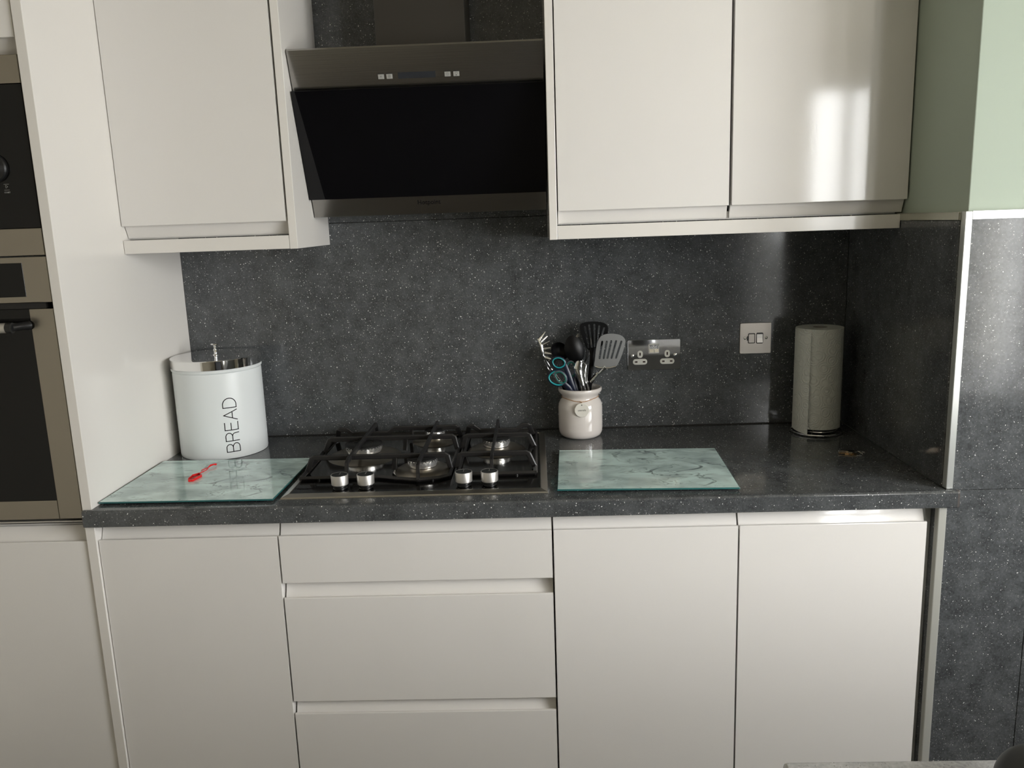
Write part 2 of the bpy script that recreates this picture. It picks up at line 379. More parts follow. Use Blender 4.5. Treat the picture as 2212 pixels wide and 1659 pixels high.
# ================================================================== CABINETS
def jdoor_pts(zb, zt, yf, up=0.031, thick=0.0320):
    """section of a handleless door: face up to zt, groove behind the lip, back leaf rising by up"""
    p = [(yf + 0.0012, zb), (yf, zb + 0.0012), (yf, zt - 0.0018), (yf + 0.0005, zt - 0.0004), (yf + 0.0018, zt)]
    p += [(yf + 0.0055, zt), (yf + 0.0068, zt - 0.0015), (yf + 0.0074, zt - 0.008), (yf + 0.0090, zt - 0.0115), (yf + 0.0115, zt - 0.0110), (yf + 0.0145, zt - 0.004), (yf + 0.0172, zt + up * 0.10)]
    p += [(yf + 0.0210, zt + up * 0.40), (yf + 0.0250, zt + up * 0.72), (yf + 0.0278, zt + up), (yf + thick, zt + up), (yf + thick, zb)]
    return p
def jdoor(name, x0, x1, zb, zt, yf, parent, inv=False, up=0.031, m=None):
    bm = newbm()
    if not inv: pts = jdoor_pts(zb, zt, yf, up)
    else:
        # mirrored: pull groove along the bottom
        q = jdoor_pts(0, zb - zt, yf, up) if False else jdoor_pts(0, zt - zb, yf, up)
        pts = [(a, zt - b) for a, b in q]
    prism(bm, pts, 'x', x0, x1)
    rel(bm, parent)
    return obj(name, bm, m or GLOSS, parent, smooth=True, angle=12)
def base_unit(x0, x1, label, fronts, cat='cabinet'):
    t = thing('base_cabinet', label, cat, ((x0 + x1) / 2, -0.3, 0))
    bm = newbm()
    for a, b in ((x0 + 0.0005, x0 + 0.0185), (x1 - 0.0185, x1 - 0.0005)): box(bm, a, b, YD + 0.033, -0.0, 0.15, 0.8715)
    box(bm, x0 + 0.0185, x1 - 0.0185, YD + 0.033, 0, 0.15, 0.168); box(bm, x0 + 0.0185, x1 - 0.0185, YD + 0.034, YD + 0.10, 0.853, 0.871)
    box(bm, x0 + 0.0185, x1 - 0.0185, -0.012, 0, 0.168, 0.871)
    rel(bm, t); obj('carcass', bm, CARC, t)
    bm = newbm(); box(bm, x0 + 0.0005, x1 - 0.0005, YD + 0.07, YD + 0.086, 0, 0.148); rel(bm, t); obj('plinth', bm, CARC, t)
    for f in fronts: jdoor(f[0], f[1], f[2], f[3], f[4], YD, t)
    return t
base_unit(0.0, 0.40, 'glossy white handleless base cabinet beside the oven tower', [('door', 0.002, 0.398, 0.152, 0.8364)])
base_unit(0.40, 1.0, 'white handleless drawer unit with three wide drawers under the hob', [('drawer_front', 0.402, 0.998, 0.7258, 0.8364), ('drawer_front', 0.402, 0.998, 0.4374, 0.6906), ('drawer_front', 0.402, 0.998, 0.152, 0.4070)])
base_unit(1.0, 1.80, 'double white handleless base cabinet next to the dark pier', [('door', 1.002, 1.398, 0.152, 0.8364), ('door', 1.402, 1.797, 0.152, 0.8364)])
bm = newbm(); box(bm, 1.8005, 1.8180, -0.5605, -0.540, 0.0, 0.871, 0.0005, 1)
tag(obj('filler_strip', bm, TRIMD, loc=(0, 0, 0)), 'thin grey filler strip between last base door and dark side panel', 'filler strip')

def wall_unit(x0, x1, label, doors, endx, pel):
    t = thing('wall_cabinet', label, 'cabinet', ((x0 + x1) / 2, -0.15, 1.448))
    bm = newbm()
    for a, b in ((x0 + 0.0005, x0 + 0.0185), (x1 - 0.0185, x1 - 0.0005)): box(bm, a, b, YU + 0.033, 0, 1.4815, 2.20)
    box(bm, x0 + 0.0185, x1 - 0.0185, YU + 0.033, 0, 1.4815, 1.4995); box(bm, x0 + 0.0185, x1 - 0.0185, YU + 0.033, 0, 2.182, 2.20)
    box(bm, x0 + 0.0185, x1 - 0.0185, -0.006, 0, 1.4995, 2.182)
    rel(bm, t); obj('carcass', bm, CARC, t)
    for a, b in doors: jdoor('door', a, b, 1.5125, 2.198, YU, t, inv=True, up=0.0285)
    bm = newbm(); box(bm, endx[0], endx[1], YU, 0 - 0.0005, 1.4475, 2.20, 0.0010, 2); rel(bm, t); obj('end_panel', bm, PANEL, t)
    bm = newbm(); box(bm, pel[0], pel[1], YU + 0.001, YU + 0.019, 1.4480, 1.4795, 0.0008, 2); rel(bm, t); obj('light_pelmet', bm, PANEL, t)
    return t
wall_unit(0.0, 0.398, 'single glossy white wall cupboard left of the extractor hood', [(0.002, 0.3945)], (0.3995, 0.4185), (0.001, 0.3990))
wall_unit(1.034, 1.8255, 'double glossy white wall cupboard right of the extractor hood', [(1.0360, 1.4305), (1.4375, 1.8375)], (1.0147, 1.0330), (1.0335, 1.8245))

# ================================================================== TALL OVEN HOUSING
t = thing('tall_oven_housing', 'tall glossy white cabinet tower holding the two ovens at left', 'cabinet', (-0.32, -0.3, 0))
bm = newbm(); box(bm, -0.0215, 0.0, -0.5955, 0.0, 0.0, 2.40, 0.0012, 2); rel(bm, t); obj('end_panel', bm, PANEL, t)
bm = newbm(); box(bm, -0.645, -0.627, -0.5955, 0.0, 0.0, 2.40, 0.0012, 2); rel(bm, t); obj('end_panel', bm, PANEL, t)
bm = newbm()
box(bm, -0.627, -0.0215, -0.557, 0, 0.15, 0.168); box(bm, -0.627, -0.0215, -0.557, 0, 0.8560, 0.8690); box(bm, -0.627, -0.0215, -0.562, 0, 1.4560, 1.4566)
box(bm, -0.627, -0.0215, -0.557, 0, 1.8495, 1.8665); box(bm, -0.627, -0.0215, -0.010, 0, 0.168, 2.40); box(bm, -0.627, -0.0215, -0.562, -0.546, 0, 0.15)
rel(bm, t); obj('carcass', bm, CARC, t)
jdoor('door', -0.624, -0.0255, 1.8800, 2.398, YD, t, inv=True, up=0.030)
jdoor('door', -0.624, -0.0225, 0.152, 0.8352, YD, t, up=0.028)

def oven_common(t): return t
# upper compact oven
t = thing('compact_oven', 'upper built-in compact oven with black glass face and steel trim', 'oven', (-0.325, -0.3, 1.457))
bm = newbm(); box(bm, -0.620, -0.0262, -0.570, -0.02, 1.4582, 1.8490, 0.001, 1); rel(bm, t); obj('body', bm, BLACK, t)
bm = newbm(); box(bm, -0.6230, -0.0258, -0.5900, -0.5700, 1.7945, 1.8485, 0.0012, 2); rel(bm, t); obj('top_trim', bm, OVENSTEEL, t)
bm = newbm(); box(bm, -0.6230, -0.0258, -0.5900, -0.5700, 1.4585, 1.5130, 0.0012, 2); rel(bm, t); obj('bottom_trim', bm, OVENSTEEL, t)
bm = newbm(); box(bm, -0.6230, -0.0262, -0.5895, -0.5700, 1.5140, 1.7935, 0.0008, 1); rel(bm, t); obj('glass_front', bm, OVGLASS, t)
k = newbm(); lathe(k, [(0, 0), (0.028, 0), (0.028, 0.006), (0.026, 0.009), (0, 0.009)], 40, axis='y'); xf(k, Matrix.Translation((-0.1045, -0.5895, 1.6340))); rel(k, t); kb = obj('control_knob', k, BLACK, t)
k = newbm(); lathe(k, [(0, 0.009), (0.0165, 0.009), (0.0160, 0.028), (0.0145, 0.0295), (0, 0.0295)], 40, axis='y'); xf(k, Matrix.Translation((-0.1045, -0.5895, 1.6340))); rel(k, t)
kk = obj('knob_grip', k, SATIN, kb)
bm = newbm()
for z in (1.6015, 1.5900): box(bm, -0.0905, -0.0800, -0.5900, -0.5894, z, z + 0.0006)
for z, x0_, x1_ in ((1.690, -0.104, -0.0850),): box(bm, x0_, x1_, -0.5900, -0.5894, z, z + 0.0007)
tri = [(-0.0868, 1.6000), (-0.0868, 1.5940), (-0.0825, 1.5970)]
for a, b in zip(tri, tri[1:] + tri[:1]): tube(bm, [(a[0], -0.5898, a[1]), (b[0], -0.5898, b[1])], 0.0003, 6)
rel(bm, t); obj('start_symbol', bm, GREYINK, t)['kind'] = 'stuff'
M = Matrix.Translation(-Vector(t.location)) @ facing(-0.0850, -0.5899, 1.5855)
text_mesh('start_lettering', 'START', 0.0042, GREYINK, t, M)

# lower oven
t = thing('built_in_oven', 'lower built-in single oven with steel frame, dark glass door and bar handle', 'oven', (-0.325, -0.3, 0.87))
bm = newbm(); box(bm, -0.620, -0.0250, -0.568, -0.02, 0.8705, 1.4555, 0.001, 1); rel(bm, t); obj('body', bm, BLACK, t)
bm = newbm(); box(bm, -0.6230, -0.0248, -0.5900, -0.5680, 1.3617, 1.4557, 0.0012, 2); rel(bm, t); cp = obj('control_panel', bm, OVENSTEEL, t)
bm = newbm(); box(bm, -0.5700, -0.0775, -0.5906, -0.5898, 1.3742, 1.4440, 0.0002, 1); rel(bm, t); obj('display_screen', bm, OVGLASS, cp)
bm = newbm(); box(bm, -0.6200, -0.0420, -0.5850, -0.5680, 1.3490, 1.3612); rel(bm, t); obj('vent_slot', bm, DARK, t)
# door: steel frame around the glass
bm = newbm(); y0, y1 = -0.5905, -0.5680
box(bm, -0.0765, -0.0245, y0, y1, 0.8880, 1.3485, 0.0012, 2); box(bm, -0.6230, -0.5700, y0, y1, 0.8880, 1.3485, 0.0012, 2)
box(bm, -0.5700, -0.0765, y0, y1, 0.8880, 0.9310, 0.0012, 2)
rel(bm, t); dr = obj('oven_door', bm, OVENSTEEL, t)
bm = newbm(); box(bm, -0.5702, -0.0763, y0 + 0.0008, y1, 0.9305, 1.3485); rel(bm, t); obj('door_glass', bm, OVGLASS, dr)
bm = newbm(); box(bm, -0.6230, -0.0240, -0.5900, -0.5680, 0.8805, 0.8835, 0.0008, 1); rel(bm, t); obj('lower_vent_trim', bm, SATIN, t)
bm = newbm(); tube(bm, [(-0.570, -0.632, 1.3150), (-0.1010, -0.632, 1.3150)], 0.0105, 20); rel(bm, t); hd = obj('handle_bar', bm, SATIN, t)
for sx in (-1, 1):
    x = -0.325 + sx * 0.2275
    bm = newbm(); tube(bm, [(x - 0.0035, -0.632, 1.3150), (x + 0.0080, -0.632, 1.3150)], 0.0108, 20)
    tube(bm, [(x + 0.002, -0.632, 1.3150), (x + 0.006, -0.612, 1.3150), (x + 0.018, -0.5905, 1.3150)], [0.0095, 0.0080, 0.0095], 14); rel(bm, t); obj('handle_mount', bm, BLACK, hd)

# ================================================================== EXTRACTOR HOOD
t = thing('extractor_hood', 'angled stainless and black glass extractor hood above the hob', 'extractor hood', (0.7155, -0.15, 1.5))
HX0, HX1 = 0.4215, 1.0105
SL = (0.290 - 0.148) / (1.8985 - 1.5200)     # lean of the face per metre of height
def hy(z): return -0.148 - (z - 1.5200) * SL
bm = newbm()
body = [(hy(1.522) + 0.001, 1.5200), (hy(1.5235), 1.5232), (hy(1.894), 1.8940), (hy(1.894) + 0.004, 1.8985), (-0.002, 1.8985), (-0.002, 1.60), (-0.075, 1.5200)]
prism(bm, body, 'x', HX0, HX1); rel(bm, t); obj('body', bm, STEEL, t, smooth=True, angle=30)
gl = newbm(); off = 0.018
gz0, gz1 = 1.5625, 1.8080
gy = lambda z, o: hy(z) - o
prism(gl, [(gy(gz0, 0.019), gz0), (gy(gz0, 0.0195), gz0 + 0.0012), (gy(gz1, 0.0195), gz1 - 0.001), (gy(gz1, 0.0188), gz1), (gy(gz1, 0.013), gz1), (gy(gz0, 0.013), gz0)], 'x', HX0 - 0.0005, HX1 + 0.0005)
rel(gl, t); obj('glass_panel', gl, BLKGLASS, t)
bm = newbm(); prism(bm, [(gy(1.58, 0.0129), 1.58), (gy(1.795, 0.0129), 1.795), (gy(1.795, -0.001), 1.795), (gy(1.58, -0.001), 1.58)], 'x', HX0 + 0.02, HX1 - 0.02); rel(bm, t); obj('filter_cover', bm, BLACK, t)
tilt = math.atan(SL)
def on_face(x, z, w_, h_, d=0.0012, o=0.0):
    b = newbm(); box(b, -w_ / 2, w_ / 2, -d, 0.001, -h_ / 2, h_ / 2, min(0.0004, d / 3), 1)
    xf(b, Matrix.Translation((x, hy(z) - o, z)) @ Matrix.Rotation(tilt, 4, 'X')); rel(b, t); return b
BUTM = mat('button_metal', (0.55, 0.55, 0.52), 0.45, 0.5)
for i, x in enumerate((0.6330, 0.6525, 0.7880, 0.8085)):
    obj('button_surround', on_face(x, 1.8345, 0.0145, 0.0128, 0.0003), DARK, t)
    bt = obj('control_button', on_face(x + 0.0002, 1.8338, 0.0138, 0.0105, 0.0016), BUTM, t)
    ic = newbm()
    def ring(r, a0=0, a1=2 * PI, n=18, c=(0, 0)):
        tube(ic, [(c[0] + r * math.cos(a0 + (a1 - a0) * j / n), 0, c[1] + r * math.sin(a0 + (a1 - a0) * j / n)) for j in range(n + 1)], 0.0002, 5)
    if i == 0:
        for a in (0.5, 2.6, 4.7): tube(ic, [(0, 0, 0), (0.0024 * math.cos(a), 0, 0.0024 * math.sin(a))], [0.0002, 0.0004], 5)
    elif i == 1:
        ring(0.0030)
        for a in (0.5, 2.6, 4.7): tube(ic, [(0, 0, 0), (0.0018 * math.cos(a), 0, 0.0018 * math.sin(a))], [0.0002, 0.0004], 5)
    elif i == 2:
        ring(0.0029); tube(ic, [(0, 0, 0), (0, 0, 0.0016)], 0.0002, 5); tube(ic, [(0, 0, 0), (0.0014, 0, 0)], 0.0002, 5)
    else:
        ring(0.0026, -0.9, PI + 0.9, c=(0, 0.0008)); box(ic, -0.0009, 0.0009, -0.0002, 0.0002, -0.0040, -0.0022)
    xf(ic, Matrix.Translation((x, hy(1.8338) - 0.0018, 1.8338)) @ Matrix.Rotation(tilt, 4, 'X')); rel(ic, t); ico = obj('button_icon', ic, INK, bt)
obj('display_window', on_face(0.7165, 1.8345, 0.0875, 0.0140, 0.0004), mat('display_grey', (0.03, 0.033, 0.038), 0.2), t)
M = Matrix.Translation(-Vector(t.location)) @ facing(0.7160, hy(1.5480) - 0.0004, 1.5480, tilt)
text_mesh('brand_lettering', 'Hotpoint', 0.0158, INK, t, M, 0.0002, 0.00018)
bm = newbm(); box(bm, 0.6125, 0.8275, -0.190, -0.001, 1.8990, 2.44, 0.001, 1); rel(bm, t); obj('chimney', bm, CHIM, t)

# ================================================================== HOB
HB0, HB1, HBY0, HBY1 = 0.4030, 0.9930, -0.5600, -0.0480
t = thing('gas_hob', 'four burner gas hob with dark mirror steel top set in worktop', 'hob', (0.698, -0.304, ZW))
bm = newbm()
o_ = [(HB0, HBY0), (HB1, HBY0), (HB1, HBY1), (HB0, HBY1)]
def inset(d): return [(HB0 + d, HBY0 + d), (HB1 - d, HBY0 + d), (HB1 - d, HBY1 - d), (HB0 + d, HBY1 - d)]
levels = [(0.0, 0.9102), (0.0005, 0.9120), (0.0016, 0.9136), (0.0150, 0.9180), (0.0165, 0.9180), (0.0172, 0.9164)]
rings = [[bm.verts.new((x, y, z)) for x, y in inset(d)] for d, z in levels]
for a, b in zip(rings[:-1], rings[1:]):
    for i in range(4): bm.faces.new((a[i], a[(i + 1) % 4], b[(i + 1) % 4], b[i]))
rel(bm, t); obj('rim', bm, RIMSTEEL, t)
bm = newbm(); box(bm, HB0 + 0.0155, HB1 - 0.0155, HBY0 + 0.0155, HBY1 - 0.0155, 0.9102, 0.9165); rel(bm, t); obj('cooktop_plate', bm, HOBSTEEL, t)
# burners
def burner(cx, cy, r, dish, parent):
    bm = newbm(); lathe(bm, [(dish, 0.0066), (dish * 0.93, 0.0100), (dish * 0.80, 0.0150), (r * 1.10, 0.0190), (r * 1.02, 0.0185), (0, 0.0185)], 48); xf(bm, Matrix.Translation((cx, cy, ZW))); rel(bm, parent)
    d = obj('burner_dish', bm, DISH, parent)
    bm = newbm(); prof = [(r * 0.85, 0.0186), (r * 0.93, 0.0195), (r * 0.93, 0.0245), (r * 1.0, 0.0260), (r, 0.0345), (r * 0.97, 0.0360), (0, 0.0360)]
    lathe(bm, prof, 48)
    n = max(18, int(r * 1000 * 0.75)); 
    xf(bm, Matrix.Translation((cx, cy, ZW))); rel(bm, parent); c = obj('burner_crown', bm, CROWN, parent)
    bm = newbm()
    for i in range(n):
        a = 2 * PI * i / n
        vs = box(bm, -0.0007, 0.0007, -0.0007, 0.0004, -0.0012, 0.0014)
        for v in vs: v.co = Matrix.Translation((cx + r * 1.0 * math.cos(a), cy + r * 1.0 * math.sin(a), ZW + 0.0345)) @ Matrix.Rotation(a + PI / 2, 4, 'Z') @ v.co
    rel(bm, parent); obj('flame_slots', bm, INK, c)['kind'] = 'stuff'
    bm = newbm(); lathe(bm, [(0, 0.0362), (r * 0.96, 0.0362), (r * 1.02, 0.0372), (r * 1.02, 0.0400), (r * 0.93, 0.0420), (r * 0.55, 0.0430), (r * 0.50, 0.0415), (0, 0.0415)], 48)
    xf(bm, Matrix.Translation((cx, cy, ZW))); rel(bm, parent); obj('burner_cap', bm, BLACK, parent)
burner(0.528, -0.250, 0.0465, 0.093, t); burner(0.695, -0.120, 0.0270, 0.062, t); burner(0.697, -0.388, 0.0355, 0.070, t); burner(0.866, -0.224, 0.0350, 0.074, t)
for i, x in enumerate((0.5240, 0.5830, 0.8050, 0.8630)):
    y = -0.504
    bm = newbm(); lathe(bm, [(0, 0.0064), (0.0155, 0.0064), (0.0155, 0.0080), (0.0130, 0.0085), (0.0130, 0.0105), (0.0160, 0.0112), (0.0160, 0.0140), (0, 0.0140)], 36); xf(bm, Matrix.Translation((x, y, ZW))); rel(bm, t); kb = obj('control_knob', bm, BLACK, t)
    bm = newbm(); lathe(bm, [(0, 0.0140), (0.0182, 0.0142), (0.0190, 0.0152), (0.0196, 0.0360), (0.0190, 0.0372), (0.0178, 0.0370)], 40); xf(bm, Matrix.Translation((x, y, ZW))); rel(bm, t); obj('knob_skirt', bm, SATIN, kb)
    bm = newbm(); lathe(bm, [(0.0179, 0.0366), (0, 0.0366)], 40); xf(bm, Matrix.Translation((x, y, ZW)))
    rel(bm, t); obj('knob_top', bm, mat('knob_top_dark', (0.16, 0.16, 0.155), 0.22, 1.0), kb)
    bm = newbm(); tube(bm, [(x - 0.0005, y + 0.001, ZW + 0.0369), (x - 0.0005, y + 0.0165, ZW + 0.0369)], 0.0004, 6); rel(bm, t); obj('knob_pointer', bm, SATIN, kb)
    bm = newbm(); tube(bm, [(x - 0.0275, y - 0.004, ZW + 0.0066), (x - 0.0268, y + 0.001, ZW + 0.0066), (x - 0.0248, y + 0.002, ZW + 0.0066), (x - 0.0238, y - 0.003, ZW + 0.0066)], 0.0005, 5); rel(bm, t); obj('off_mark', bm, INK, t)
M = Matrix.Translation(-Vector(t.location)) @ Matrix.Translation((0.4440, -0.508, ZW + 0.0068))
text_mesh('brand_lettering', 'Hotpoint', 0.0120, INK, t, M, 0.0002, 0.00015)

# pan supports
def bar(bm, pts, w_=0.0080, h_=0.0118, dirv='x'):
    """square-section cast bar following pts (kept in one vertical plane)"""
    P = [Vector(p) for p in pts]; rings = []
    side = Vector((0, 1, 0)) if dirv == 'x' else Vector((1, 0, 0))
    for i, p in enumerate(P):
        a = P[max(i - 1, 0)]; b = P[min(i + 1, len(P) - 1)]; tg = (b - a).normalized(); up = tg.cross(side).normalized()
        k = 1.0
        if 0 < i < len(P) - 1:
            d1 = (P[i] - P[i - 1]).normalized(); d2 = (P[i + 1] - P[i]).normalized(); k = 1 / max(0.5, math.cos(d1.angle(d2) / 2))
        s = side * w_ / 2; u = up * h_ / 2 * k
        rings.append([bm.verts.new(p - s * 0.8 - u), bm.verts.new(p + s * 0.8 - u), bm.verts.new(p + s - u * 0.6), bm.verts.new(p + s + u * 0.6), bm.verts.new(p + s * 0.7 + u), bm.verts.new(p - s * 0.7 + u), bm.verts.new(p - s + u * 0.6), bm.verts.new(p - s - u * 0.6)])
    for a, b in zip(rings[:-1], rings[1:]):
        for i in range(8): bm.faces.new((a[i], a[(i + 1) % 8], b[(i + 1) % 8], b[i]))
    bm.faces.new(rings[0][::-1]); bm.faces.new(rings[-1])
ZT, ZB = ZW + 0.0450, ZW + 0.0115
def support(name, label, x0, x1, ybars, base, legs_mid):
    t = thing(name, label, 'pan support', ((x0 + x1) / 2, -0.26, ZW + 0.0066), group=None)
    bm = newbm(); bp = base
    n = len(bp)
    for i in range(n):
        a, b = bp[i], bp[(i + 1) % n]; d = Vector((b[0] - a[0], b[1] - a[1], 0)).normalized() * 0.003
        aa = (a[0] - d.x, a[1] - d.y, ZB); bb = (b[0] + d.x, b[1] + d.y, ZB)
        tube(bm, [aa, bb], 0.0050, 4, flat=(1.0, 1.0))
    rel(bm, t); obj('base_frame', bm, IRON, t)
    for y in (-0.392, -0.222):
        bm = newbm(); fl0, fl1 = (0.006, 0.012) if name.startswith('narrow') else (0.012, 0.005)
        bar(bm, [(x0 - fl0, y, ZB), (x0 + 0.002, y, ZT - 0.002), (x0 + 0.006, y, ZT), (x1 - 0.006, y, ZT), (x1 - 0.002, y, ZT - 0.002), (x1 + fl1, y, ZB)])
        for lx in legs_mid: bar(bm, [(lx, y, ZT - 0.003), (lx - 0.003, y, ZB)])
        rel(bm, t); obj('cross_bar', bm, IRON, t)
    bm = newbm(); y = -0.122; q = []
    q += [(x0 - min(fl0, 0.008), y + 0.02, ZB), (x0 + 0.003, y, ZT - 0.002), (x0 + 0.006, y, ZT)]
    for (a, b) in legs_dips[name]: q += [(a, y, ZT), (a + 0.018, y, ZT - 0.013), (b - 0.018, y, ZT - 0.013), (b, y, ZT)]
    q += [(x1 - 0.006, y, ZT), (x1 - 0.003, y, ZT - 0.002), (x1 + min(fl1, 0.010), y + 0.02, ZB)]
    bar(bm, q)
    for lx in legs_mid: bar(bm, [(lx, y, ZT - 0.003), (lx - 0.002, y, ZB)])
    rel(bm, t); obj('cross_bar', bm, IRON, t)
    for x in ybars:
        bm = newbm(); yf = bp_front(bp, x)
        bar(bm, [(x, yf, ZB), (x, yf + 0.006, ZB + 0.012), (x, yf + 0.010, ZT - 0.004), (x, yf + 0.022, ZT + 0.0005), (x, -0.075, ZT + 0.0005), (x, -0.070, ZT - 0.001), (x, -0.064, ZB)], dirv='y')
        rel(bm, t); obj('long_bar', bm, IRON, t)
    for (fx, fy) in ((x0 + 0.03, -0.445), (x1 - 0.03, -0.445), (x0 + 0.03, -0.07), (x1 - 0.03, -0.07)):
        bm = newbm(); lathe(bm, [(0, 0.0067), (0.004, 0.0067), (0.004, 0.0115), (0, 0.0115)], 10); xf(bm, Matrix.Translation((fx, bp_front(bp, fx) if fy < -0.2 else -0.066, ZW))); rel(bm, t); obj('rubber_foot', bm, BLACK, t)
    return t
def bp_front(bp, x):
    """front edge y of the base outline at x"""
    fr = [(a, b) for a, b in zip(bp, bp[1:] + bp[:1]) if a[1] < -0.3 and b[1] < -0.3]
    for a, b in fr:
        if min(a[0], b[0]) - 1e-6 <= x <= max(a[0], b[0]) + 1e-6 and abs(a[0] - b[0]) > 1e-6:
            return a[1] + (b[1] - a[1]) * (x - a[0]) / (b[0] - a[0])
    return -0.445
legs_dips = {'wide_pan_support': [(0.455, 0.585)], 'narrow_pan_support': [(0.800, 0.933)]}
support('wide_pan_support', 'wide black cast iron pan support over the left and middle burners', 0.431, 0.759, (0.526, 0.697),
        [(0.418, -0.447), (0.600, -0.447), (0.640, -0.462), (0.697, -0.478), (0.745, -0.465), (0.766, -0.447), (0.768, -0.064), (0.412, -0.064)], (0.632,))
support('narrow_pan_support', 'narrower black cast iron pan support over the right-hand burner', 0.785, 0.952, (0.8645,),
        [(0.784, -0.440), (0.870, -0.446), (0.966, -0.444), (0.967, -0.064), (0.785, -0.064)], ())

# ================================================================== CHOPPING BOARDS
def board(label, cx, cy, rz, sx, sy):
    t = thing('glass_chopping_board', label, 'chopping board', (cx, cy, ZW), rz)
    bm = newbm(); box(bm, -sx / 2, sx / 2, -sy / 2, sy / 2, 0.0042, 0.0080, 0.0012, 2)
    obj('glass_plate', bm, GLASSEDGE, t)
    bm = newbm(); f = bm.faces.new([bm.verts.new(p) for p in ((-sx / 2 + 0.0014, -sy / 2 + 0.0014, 0.00806), (sx / 2 - 0.0014, -sy / 2 + 0.0014, 0.00806), (sx / 2 - 0.0014, sy / 2 - 0.0014, 0.00806), (-sx / 2 + 0.0014, sy / 2 - 0.0014, 0.00806))])
    obj('marble_print', bm, MARBLE, t)
    for a in (-1, 1):
        for b in (-1, 1):
            bm = newbm(); lathe(bm, [(0, 0.0002), (0.0065, 0.0002), (0.0070, 0.0012), (0.0065, 0.0042), (0, 0.0042)], 16); obj('rubber_foot', bm, BLACK, t, loc=(a * (sx / 2 - 0.03), b * (sy / 2 - 0.03), 0))
    return t
board('pale marble patterned glass chopping board left of the hob, red clip on top', 0.2005, -0.416, math.radians(-0.9), 0.391, 0.318)
board('mint marble patterned glass chopping board right of the hob', 1.2150, -0.4120, math.radians(-2.4), 0.392, 0.312)

# ================================================================== BREAD BIN
BX, BY = 0.1200, -0.1260; BR = 0.1130
t = thing('bread_bin', 'round white enamel bread bin with chrome lid in the corner', 'bread bin', (BX, BY, ZW))
bm = newbm(); lathe(bm, [(0, 0.0015), (BR - 0.006, 0.0015), (BR - 0.004, 0.0), (BR - 0.001, 0.0012), (BR, 0.006), (BR - 0.0004, 0.012), (BR, 0.020), (BR, 0.222), (BR - 0.0012, 0.226), (BR + 0.0018, 0.2295), (BR + 0.0022, 0.2335), (BR, 0.2365), (BR - 0.003, 0.2370), (0, 0.2370)], 96)
obj('body', bm, ENAMEL, t)
bm = newbm(); LR = BR + 0.0025; lathe(bm, [(LR - 0.002, 0.2365), (LR, 0.2368), (LR, 0.2595), (LR - 0.0012, 0.2610), (LR - 0.004, 0.2612), (LR - 0.02, 0.2608), (0, 0.2612)], 96)
ld = obj('lid', bm, CHROME, t)
bm = newbm(); lathe(bm, [(0, 0.2612), (0.0070, 0.2614), (0.0072, 0.2630), (0.0042, 0.2645), (0.0036, 0.2700), (0.0050, 0.2735), (0.0050, 0.2755), (0.0030, 0.2780), (0.0034, 0.2840), (0.0060, 0.2870), (0.0105, 0.2890), (0.0108, 0.2905), (0.0085, 0.2925), (0.0, 0.2932)], 28)
obj('lid_knob', bm, CHROME, ld)
# BREAD, strokes wrapped round the drum, reading upwards
def arc(cx, cy, rx, ry, a0, a1, n=14): return [(cx + rx * math.cos(a0 + (a1 - a0) * i / n), cy + ry * math.sin(a0 + (a1 - a0) * i / n)) for i in range(n + 1)]
h2 = PI / 2
LET = {
 'B': (0.60, [[(0, 0), (0, 1)], [(0, 1), (0.30, 1)] + arc(0.30, 0.76, 0.23, 0.24, h2, -h2) + [(0, 0.52)], [(0, 0.52), (0.31, 0.52)] + arc(0.31, 0.26, 0.28, 0.26, h2, -h2) + [(0, 0)]]),
 'R': (0.60, [[(0, 0), (0, 1)], [(0, 1), (0.30, 1)] + arc(0.30, 0.745, 0.26, 0.255, h2, -h2) + [(0, 0.49)], [(0.28, 0.49)] + arc(0.32, 0.27, 0.22, 0.22, h2, 0, 8) + [(0.56, 0)]]),
 'E': (0.54, [[(0, 0), (0, 1)], [(0, 1), (0.52, 1)], [(0, 0.53), (0.48, 0.53)], [(0, 0), (0.54, 0)]]),
 'A': (0.70, [[(0, 0), (0.35, 1)], [(0.35, 1), (0.70, 0)], [(0.13, 0.36), (0.57, 0.36)]]),
 'D': (0.66, [[(0, 0), (0, 1)], [(0, 1), (0.22, 1)] + arc(0.22, 0.5, 0.44, 0.5, h2, -h2, 20) + [(0, 0)]])}
bm = newbm(); CH = 0.0335; TH = 0.0022; zc = 0.0195; RT = BR + 0.00025
def wrap(adv, h):      # adv: along reading direction (up), h: cap height direction (to the left)
    ang = -h2 + (0.0185 - h * CH) / RT + 0.545
    return (RT * math.cos(ang), RT * math.sin(ang), adv)
for ch in 'BREAD':
    wd, strokes = LET[ch]
    for s in strokes:
        P = []
        for a, b in zip(s[:-1], s[1:]):
            k = 6 if len(s) < 4 else 2
            for j in range(k): P.append((a[0] + (b[0] - a[0]) * j / k, a[1] + (b[1] - a[1]) * j / k))
        P.append(s[-1])
        Q = [Vector((zc + p[0] * CH * 1.13, p[1] * CH)) for p in P]; L_ = []; R_ = []
        for i, q in enumerate(Q):
            d = (Q[min(i + 1, len(Q) - 1)] - Q[max(i - 1, 0)]).normalized(); nn = Vector((-d.y, d.x)) * TH / 2
            e = d * (TH / 2 if i == len(Q) - 1 else (-TH / 2 if i == 0 else 0))
            for lst, sg in ((L_, 1), (R_, -1)):
                v = q + nn * sg + e; lst.append(bm.verts.new(wrap(v.x, v.y / CH)))
        for i in range(len(Q) - 1): bm.faces.new((L_[i], L_[i + 1], R_[i + 1], R_[i]))
    zc += (wd * 1.13 + 0.185) * CH
o = obj('bread_lettering', bm, INK, t)

